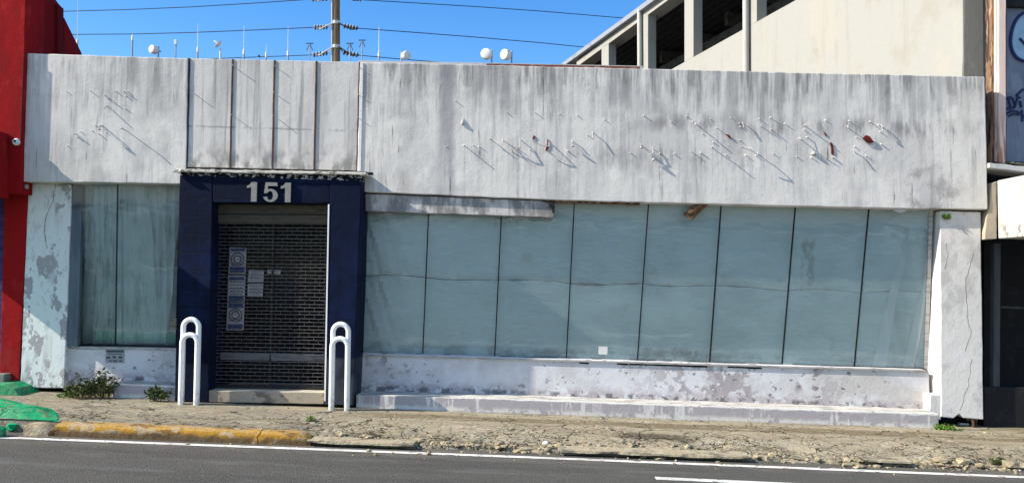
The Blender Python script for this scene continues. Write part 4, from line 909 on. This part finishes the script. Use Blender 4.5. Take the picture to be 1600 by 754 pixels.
b = MB(); q = [A[0], A[1], A[1]+gn*17, A[0]+gn*17]; b.loft([v+Vector((0, 0, .02)) for v in q], [v-Vector((0, 0, .10)) for v in q]); b.build('roof_deck', 'galvanised_roof', gar)
b = MB(); q2 = [v - Vector((0, 0, .103)) for v in (A[0]+gn*.43, A[1]+gn*.43, A[1]+gn*16.8, A[0]+gn*16.8)]; b.loft(q2, [v - Vector((0, 0, .01)) for v in q2]); b.build('deck_underside', 'dark_roof_deck', gar)
b = MB(); q = [v - Vector((0, 0, .115)) for v in (A[0]+gn*.45, A[1]+gn*.45, A[1]+gn*16.5, A[0]+gn*16.5)]
for k in range(58):                              # corrugated underside, ribs along the building
    t = (k+.2)/58; a_ = q[0].lerp(q[3], t); c_ = q[1].lerp(q[2], t); w_ = gn*.13
    b.loft([a_, c_, c_+w_, a_+w_], [v-Vector((0, 0, .06)) for v in (a_, c_, c_+w_, a_+w_)])
b.build('deck_ribs', 'dark_roof_deck', gar)
b = MB()
L_ = (A[1]-A[0]).length; dv = (A[1]-A[0]).normalized()
for k in range(9):
    s_ = A[0] + dv*(L_*(k+.55)/9) + gn*2.0 - Vector((0, 0, .17)); w_ = dv*.16
    b.loft([s_, s_+w_, s_+w_+gn*14, s_+gn*14], [v-Vector((0, 0, .32)) for v in (s_, s_+w_, s_+w_+gn*14, s_+gn*14)])
for k in range(4):
    a_ = A[0]+gn*(2.2+3.4*k)-Vector((0, 0, .50)); c_ = A[1]+gn*(2.2+3.4*k)-Vector((0, 0, .50)); w_ = gn*.12
    b.loft([a_, c_, c_+w_, a_+w_], [v-Vector((0, 0, .2)) for v in (a_, c_, c_+w_, a_+w_)])
b.build('roof_beams', 'steel_beam_paint', gar)
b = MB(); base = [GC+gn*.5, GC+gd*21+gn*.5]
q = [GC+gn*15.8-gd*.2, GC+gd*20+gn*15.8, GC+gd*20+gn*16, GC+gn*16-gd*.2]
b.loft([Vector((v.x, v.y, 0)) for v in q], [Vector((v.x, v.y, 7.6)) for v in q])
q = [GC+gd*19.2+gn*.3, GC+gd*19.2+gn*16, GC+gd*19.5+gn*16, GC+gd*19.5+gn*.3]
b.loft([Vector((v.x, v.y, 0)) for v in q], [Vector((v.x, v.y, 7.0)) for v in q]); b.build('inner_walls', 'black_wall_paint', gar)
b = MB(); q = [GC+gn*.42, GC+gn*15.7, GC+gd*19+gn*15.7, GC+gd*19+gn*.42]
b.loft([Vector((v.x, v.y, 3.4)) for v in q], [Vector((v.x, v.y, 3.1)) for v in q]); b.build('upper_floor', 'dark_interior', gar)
b = MB(); b.pp([(1505.5, -420), (1534, -420), (1537.5, 118), (1537.5, 340), (1505.5, 340)], .60, 1.0, .003, .4); b.build('corner_pier', 'grey_concrete', gar, bevel=.01)

# ------------------------------------------------------------------ neighbour on the right
np_ = at(1600, 660, .4)
nb = thing('corner_shop', (np_.x, .4, -.05-SL*np_.x), 'dark shuttered shop with white canopy at the right edge of the photo', 'shop building')
b = MB(); b.pp([(1536, -500), (1900, -500), (1900, 720), (1538, 690)], 1.25, 1.35); b.build('back_wall', 'black_wall_paint', nb)
b = MB(); b.pp([(1548.5, -420), (1557, -420), (1557.5, 120), (1556, 257), (1547.5, 255), (1550, 120)], .20, .36, .006, .06); b.build('rotten_post', 'rotten_timber', nb)
b = MB(); b.pp([(1561, -420), (1572.5, -420), (1572, 255), (1560, 253)], .12, .40, .003); b.build('white_post', 'salmon_post_paint', nb, bevel=.008)
b = MB(); b.pp([(1556.5, -420), (1560.5, -420), (1559.5, 253), (1555.5, 252)], .16, .40); b.build('salmon_post_edge', 'salmon_post_paint', nb)
b = MB(); b.pp([(1573, 11), (1800, 16), (1800, 258), (1572.5, 252)], .42, .47); sp_ = b.build('shutter_panel', 'grey_shutter_panel', nb)
b = MB(); b.pp([(1573, -420), (1800, -420), (1800, 15), (1573, 10)], .34, .6); b.build('dark_header', 'black_wall_paint', nb)
b = MB(); oval = [at(1604 + 25*math.cos(a), 61 + 38*math.sin(a) + 3*math.cos(a*2), .413) for a in [k*6.2832/28 for k in range(28)]]
b.prism(oval, .412, .419); b.build('graffiti_bubble', 'graffiti_pale_fill', nb)
b = MB()
def ink(pix, r=.018):
    b.tube([at(a, c_, .408) for a, c_ in pix], r, 5)
ink([(1604 + 25*math.cos(k*6.2832/28), 61 + 38*math.sin(k*6.2832/28) + 3*math.cos(k*6.2832/14)) for k in range(29)], .022)
ink([(1593, 60), (1602, 70), (1612, 76)], .02)
ink([(1569+4, 154), (1580, 152)]); ink([(1575, 154), (1580, 169)]); ink([(1574, 170), (1585, 168)])
ink([(1582, 153), (1586, 167), (1591, 150)]); ink([(1594, 158), (1596, 168)]); ink([(1593, 152), (1594, 153.5)], .02)
ink([(1573, 178), (1580, 174), (1588, 174), (1596, 178), (1604, 184)], .016); ink([(1576, 182), (1584, 178), (1592, 180)], .012); ink([(1597, 172), (1598, 190)], .014)
ink([(1588, 150), (1597, 141), (1606, 138)], .016)
b.build('graffiti_tag', 'graffiti_ink', nb)
b = MB(); b.pp([(1546, 254), (1800, 282), (1800, 290), (1546, 262)], -.05, .42, .006, .07); b.build('sill_slab', 'white_canopy_paint', nb, bevel=.006)
for k in range(5):
    bb = MB(); 
b = MB()
for k in range(9): b.rock(at(1575+k*6+R.uniform(-2, 2), 254+k*.6, .2), R.uniform(.02, .05), .6)
b.build('sill_debris', 'rubble_stone', nb)
xc = at(1556, 325, 0).x + .02
def cz(py, Y=0): return atx(1557, py, xc).z
b = MB()
pr = [(-.001, cz(282)), (-1.6, cz(282)-.02), (-1.6, cz(372)-.03), (-.001, cz(373))]
A_ = [Vector((xc, y, z)) for y, z in pr]; b.loft(A_, [v + Vector((3.4, 0, -SL*3.4)) for v in A_]); b.build('white_canopy', 'white_canopy_paint', nb, bevel=.015)
b = MB(); b.pp([(1549, 286), (1558, 283), (1558, 373), (1538.5, 374), (1541, 340), (1546, 325)], .02, .30, .004, .08); b.build('canopy_bracket_wall', 'beige_canopy_side', nb, bevel=.008)
b = MB(); b.pp([(1554, 380), (1563.5, 380), (1562, 606), (1552, 605)], .25, .34, .001); b.build('grey_post', 'grey_post_paint', nb)
b = MB(); b.pp([(1538.5, 603), (1800, 612), (1800, 690), (1537, 678)], .20, .40, .003); b.build('low_wall', 'black_wall_paint', nb, bevel=.01)
b = MB(); b.pp([(1564, 478), (1800, 486), (1800, 490), (1564, 481)], .7, .75); b.build('inner_rail', 'grey_post_paint', nb)
# rusty bars under the broken right pillar
b = MB(); b.tube([at(1516, 648, .12), at(1521, 660, .10), at(1521, 674, .10)], .018, 7); b.tube([at(1510, 655, .14), at(1518, 652, .12), at(1526, 656, .12)], .025, 7)
b.tube([at(1526, 650, .2), at(1524, 674, .2)], .012, 6)
b.build('rusty_rebar', 'rust_rebar', store)
b = MB(); b.pp([(1500, 660.5), (1514, 661), (1513, 664), (1500, 663.5)], .3, .36); b.build('white_chip', 'white_stud_paint', store)
b = MB(); b.pp([(1470, 652), (1536, 655), (1536, 680), (1487, 674), (1478, 664)], .42, .80); b.build('pillar_stump', 'black_wall_paint', store)

# ------------------------------------------------------------------ hoops in front of the door
def hoop(b, cx0, cx1, ytop, ybase, Y, r=.0375):
    zb = at((cx0+cx1)/2, ybase, Y).z; a0 = at(cx0, ytop+40, Y); a1 = at(cx1, ytop+40, Y); zt = at((cx0+cx1)/2, ytop, Y).z - r
    rad = (a1.x-a0.x)/2; mx = (a0.x+a1.x)/2; zc = zt-rad
    pts = [(a0.x, Y, zb-.06), (a0.x, Y, (zb+zc)/2)] + [(mx - rad*math.cos(k*math.pi/14), Y, zc + rad*math.sin(k*math.pi/14)) for k in range(15)] + [(a1.x, Y, (zb+zc)/2), (a1.x, Y, zb-.06)]
    b.tube(pts, r, 12)
def rack(spec, label):
    (a0, a1, at_), (c0, c1, ct), yb, Y = spec
    base_ = at((a0+a1)/2, yb, Y-.05)
    t = thing('hoop_bollard', base_, label, 'bollard', 'white paperclip hoops flanking the door')
    b = MB(); hoop(b, a0, a1, at_, yb, Y+.035, .033); b.build('tall_hoop', 'white_pipe_paint', t, smooth=True)
    b = MB(); hoop(b, c0, c1, ct, yb+1, Y-.035, .033); b.build('short_hoop', 'white_pipe_paint', t, smooth=True)
rack(((286, 310, 494.5), (284, 308, 518.5), 625, -.41), 'white double hoop bollard standing left of the door')
rack(((520, 544, 502), (518.5, 543, 524.5), 633, -.41), 'white double hoop bollard standing right of the door')

# ------------------------------------------------------------------ weeds
def weed(name, px, py, Y, w_, h_, n, m, label, leaf=.05, seed=1, lean=0, stems=True):
    rr = random.Random(seed); p0 = at(px, py, Y); t = thing(name, p0, label, 'weed')
    sb = MB(); lb = MB()
    for i in range(n):
        a = rr.uniform(0, 6.283); rad = w_*rr.random()**.6; hh = h_*rr.uniform(.35, 1)*(1-.45*rad/w_)
        root = p0 + Vector((math.cos(a)*rad*.4, math.sin(a)*rad*.25, -.02)); tip = p0 + Vector((math.cos(a)*rad + lean*hh, min(.22, math.sin(a)*rad*.6), hh))
        mid = root.lerp(tip, .5) + Vector((rr.uniform(-.02, .02), rr.uniform(-.02, .02), hh*.12))
        sb.tube([root, mid, tip], .0035, 4, .0012)
        for k in range(rr.randint(5, 9)):
            u_ = rr.uniform(.25, 1.0); c_ = (root.lerp(mid, u_*2) if u_ < .5 else mid.lerp(tip, u_*2-1))
            d = Vector((rr.uniform(-1, 1), rr.uniform(-1, .6), rr.uniform(-.3, .8))).normalized(); s_ = d.cross(Vector((rr.uniform(-1, 1), rr.uniform(-1, 1), rr.uniform(-1, 1)))).normalized()
            l = leaf*rr.uniform(.5, 1.25); f = d.cross(s_)*l*.12
            lb.add([c_, c_+d*l*.45+s_*l*.24+f, c_+d*l, c_+d*l*.45-s_*l*.24+f, c_+d*l*.5-f*.6], [[0, 1, 4], [1, 2, 4], [2, 3, 4], [3, 0, 4]])
    sb.build('stem', 'dry_stem', t); lb.build('foliage', m, t)
weed('weed', 125, 621, -.20, .28, .36, 46, 'leaf_green', 'bushy low weed by the foot of the left pillar', .055, 3)
weed('weed', 160, 622, -.12, .24, .48, 42, 'leaf_green', 'tall dark weed in front of the left sill wall', .06, 5)
weed('weed', 248, 624, -.25, .17, .24, 20, 'leaf_green', 'small spiky weed at the left jamb of the portal', .075, 8)
weed('weed', 108, 622, -.12, .16, .14, 16, 'bright_leaf', 'pale creeping weed lowest at the left pillar', .045, 12)
weed('weed', 1475, 671, -.2, .16, .10, 34, 'bright_leaf', 'bright green weed under the cracked right pillar', .035, 9)
weed('weed', 1493, 673, -.2, .11, .06, 16, 'bright_leaf', 'low green sprig beside the rebar at the right pillar', .03, 10)
weed('weed', 1479, 340, .05, .05, .055, 8, 'bright_leaf', 'tiny fern growing under the fascia on the right pillar', .045, 14)
pz = atg(487, 655, -.045); 
weed('weed', 487, 655, pz.y, .09, .05, 14, 'bright_leaf', 'tiny weed in the cracked sidewalk above the yellow kerb end', .025, 15)
weed('weed', 1562, 722, atg(1562, 722, -.15).y, .14, .07, 22, 'leaf_green', 'dry tuft among the stones near the right end of the kerb', .035, 16)
# litter
p = atg(852, 694, -.10); b = MB(); b.rock((p.x, p.y, p.z+.02), .05, .5); tag(b.build('crumpled_wrapper', 'antenna_white'), 'crumpled white wrapper lying in the rubble', 'litter')

# ------------------------------------------------------------------ utility pole, lines
YPO = 14.0
pb = at(524.8, 95, YPO); pole = thing('utility_pole', (pb.x, YPO, -.4-SL*pb.x), 'brown wooden utility pole rising behind the store roof', 'utility pole')
b = MB(); b.tube([(pb.x, YPO, -.5), at(525, 95, YPO), at(525, 0, YPO), at(525, -190, YPO)], .125, 16, .115); b.build('shaft', 'pole_timber', pole, smooth=True)
b = MB(); b.tube([at(519.5, -100, YPO-.10), at(518.7, 0, YPO-.10), at(518.5, 96, YPO-.10)], .018, 6); b.build('ground_wire', 'insulator_pale', pole)
for py in (36, 73.5):
    b = MB(); c_ = at(525, py, YPO); b.lathe(c_+Vector((0, 0, -.05)), (0, 0, 1), [(0, .134), (.10, .134)], 16); b.build('iron_band', 'insulator_pale', pole)
def string(x0, y0, x1, y1, px, py, side):
    """dead end: insulator string x0..x1, curved jumper back to the pole"""
    b = MB(); A, B = at(x0, y0, YPO-.05), at(x1, y1, YPO-.05); ax = (B-A)
    prof = []; n = 5; L_ = ax.length
    for k in range(n):
        s_ = L_*(k+.15)/n; w_ = L_/n; prof += [(s_, .018), (s_+w_*.1, .075), (s_+w_*.45, .068), (s_+w_*.6, .022)]
    b.lathe(A, ax, prof, 12); o = b.build('insulator_string', 'insulator_dark', pole, smooth=True)
    for k in range(n):
        s_ = A + ax*((k+.18)/n); bb = MB(); bb.lathe(s_, ax, [(0, .079), (L_*.035, .079)], 12); bb.build('insulator_rim', 'insulator_pale', o)
    b = MB(); P = at(px, py, YPO-.10); b.tube([B if side < 0 else A, P], .014, 6)
    far = A if side < 0 else B
    q1 = far.lerp(P, .35) + Vector((0, -.05, -.10)); q2 = far.lerp(P, .7) + Vector((0, -.05, -.05)); b.tube([far, q1, q2, P], .022, 6); b.build('jumper', 'insulator_pale' if side < 0 else 'power_cable', pole, smooth=True)
string(491, 43, 513, 42.5, 521, 36, -1); string(537, 40.5, 560, 44.5, 529, 36, 1)
string(489, 86, 513, 82.5, 521, 73, -1); string(536, 82, 561, 86.5, 529, 73, 1)
string(487, -1, 513, -2, 521, -8, -1); string(546, -4, 566, -.5, 529, -10, 1)
def cable(pts, label, r=.013):
    b = MB(); P = [at(a, c_, Y) for a, c_, Y in pts]; b.tube(P, r, 6); tag(b.build('power_line', 'power_cable', smooth=True), label, 'power line')
cable([(60, 19.5, 15.5), (104, 17.8, 15.3), (200, 15.2, 14.8), (300, 11, 14.5), (400, 5, 14.1), (487, -1, YPO-.05)], 'upper power line left of the utility pole')
cable([(60, 54.8, 15.5), (120, 54, 15.3), (210, 53.3, 14.8), (300, 51, 14.5), (400, 47, 14.1), (491, 43, YPO-.05)], 'middle power line left of the utility pole')
cable([(330, 92, 14.5), (405, 89, 14.3), (450, 87.5, 14.1), (489, 86, YPO-.05)], 'lowest power line left of the utility pole', .012)
cable([(566, 0, YPO-.05), (650, 5, 14.6), (750, 11, 15.6), (850, 18, 16.6), (960, 27.3, 18), (978, 28.6, 18.2)], 'upper power line right of the utility pole')
cable([(560, 44.5, YPO-.05), (650, 51, 14.6), (750, 58.8, 15.6), (850, 67.5, 16.6), (905, 73, 17.4), (948, 77, 18)], 'middle power line right of the utility pole')
cable([(561, 86.5, YPO-.05), (620, 92, 14.4), (700, 98.5, 15), (760, 103, 15.4)], 'lowest power line right of the utility pole', .012)

# ------------------------------------------------------------------ antennas on the roof
YA = 7.0
def roof_at(px): 
    p = at(px, 90, YA); return Vector((p.x, YA, roofz-SL*p.x))
def mast(t, px, py, r=.014, m='antenna_grey', name='mast'):
    b = MB(); b.tube([roof_at(px), at(px, py, YA)], r, 8); return b.build(name, m, t, smooth=True)
def whip(px, ytop, label, base=84, thick=.0085):
    t = thing('whip_antenna', roof_at(px), label, 'antenna', 'antennas on the store roof'); mast(t, px, base, .019)
    b = MB(); b.tube([at(px, base+2, YA), at(px, (base+ytop)/2, YA), at(px+.4, ytop, YA)], thick, 6, thick*.5); b.build('rod', 'antenna_white', t, smooth=True)
    b = MB(); c_ = at(px, base, YA); b.lathe(c_-Vector((0, 0, .05)), (0, 0, 1), [(0, .024), (.09, .024), (.12, .010)], 8); b.build('coupling', 'antenna_white', t, smooth=True)
whip(121, -8, 'tall whip antenna rising beside the red parapet', 66); whip(207, 54, 'thick short white post antenna right of the red parapet', 60, .02)
whip(309, 37, 'whip antenna between the box antenna and the tilted dish', 78); whip(381, 40, 'whip antenna right of the tilted dish', 82)
whip(416, 70, 'shortest faint whip antenna, midway along the roof edge', 86, .008); whip(450, 41, 'whip antenna just left of the utility pole', 84); whip(592, 43, 'whip antenna right of the utility pole', 85, .010)
def drum(px, py, rpx, ax, label):
    t = thing('drum_antenna', roof_at(px), label, 'antenna', 'antennas on the store roof'); r = .86*rpx/1380*(YA+D0); c_ = at(px, py, YA); ax = Vector(ax).normalized()
    side = 1 if ax.x < 0 else -1
    mp = px + side*(rpx*.85); b = MB(); b.tube([roof_at(mp), at(mp, py-rpx*.7, YA+.04)], .018, 8); b.build('mast', 'antenna_grey', t, smooth=True)
    b = MB(); b.lathe(c_-ax*.05, ax, [(-.03, r*.5), (0, r*.92), (.015, r), (.10, r), (.125, r*.93), (.14, r*.6), (.143, .001)], 24); b.build('drum', 'antenna_white', t, smooth=True)
    b = MB(); b.tube([c_-ax*.06, c_-ax*.10 + Vector((side*r*.5, .03, 0))], .02, 6); b.build('bracket', 'antenna_grey', t)
drum(241, 78, 8, (-.55, -1, .05), 'round white drum antenna at the left of the roof edge'); drum(634, 87, 8, (.8, -1, .05), 'small white drum antenna right of the utility pole')
drum(760, 85, 10, (-.15, -1, .05), 'large white drum antenna facing the street, left of the pair'); drum(791, 86, 10, (-.9, -1, .05), 'white drum antenna turned sideways, right of the pair')
t = thing('box_antenna', roof_at(274), 'small white box antenna on a thin mast', 'antenna', 'antennas on the store roof'); mast(t, 275, 64, .014)
b = MB(); b.pp([(271.8, 62), (276.2, 62), (276.2, 70), (271.8, 70)], YA-.06, YA-.015); b.build('box', 'antenna_white', t, bevel=.008)
t = thing('dish_antenna', roof_at(344), 'small tilted white dish antenna on a bent mast', 'antenna', 'antennas on the store roof'); mast(t, 344.5, 76, .020, 'antenna_white')
b = MB(); c_ = at(341.5, 70, YA); b.lathe(c_, (-.8, -.3, .75), [(-.03, .03), (0, .085), (.02, .10), (.03, .098), (.02, .05), (.018, .001)], 16); b.build('dish', 'antenna_white', t, smooth=True)
b = MB(); b.tube([c_, at(336, 65.5, YA-.05)], .009, 6); b.rock(at(336, 65, YA-.05), .035, .9); b.build('feed', 'antenna_white', t)
def tee(px, py, label):
    t = thing('frame_antenna', roof_at(px), label, 'antenna', 'antennas on the store roof'); mast(t, px, py, .012)
    b = MB(); b.tube([at(px-5.5, py, YA), at(px+5.5, py, YA)], .011, 6)
    for s_ in (-1, 1): b.tube([at(px, py+.5, YA), at(px+s_*4.6, py+11, YA)], .008, 5)
    b.tube([at(px, py, YA), at(px, py, YA-.25)], .009, 5); b.build('dipole_frame', 'power_cable', t)
tee(484, 68, 'dark frame antenna left of the utility pole'); tee(547, 68, 'dark frame antenna nearest right of the utility pole'); tee(566, 63, 'taller dark frame antenna second right of the utility pole')
t = thing('ball_marker', roof_at(405), 'small dark ball on a stub above the roof edge', 'marker'); mast(t, 405, 90, .01)
b = MB(); b.rock(at(405, 87.5, YA), .03, .9); b.build('ball', 'black_metal', t)
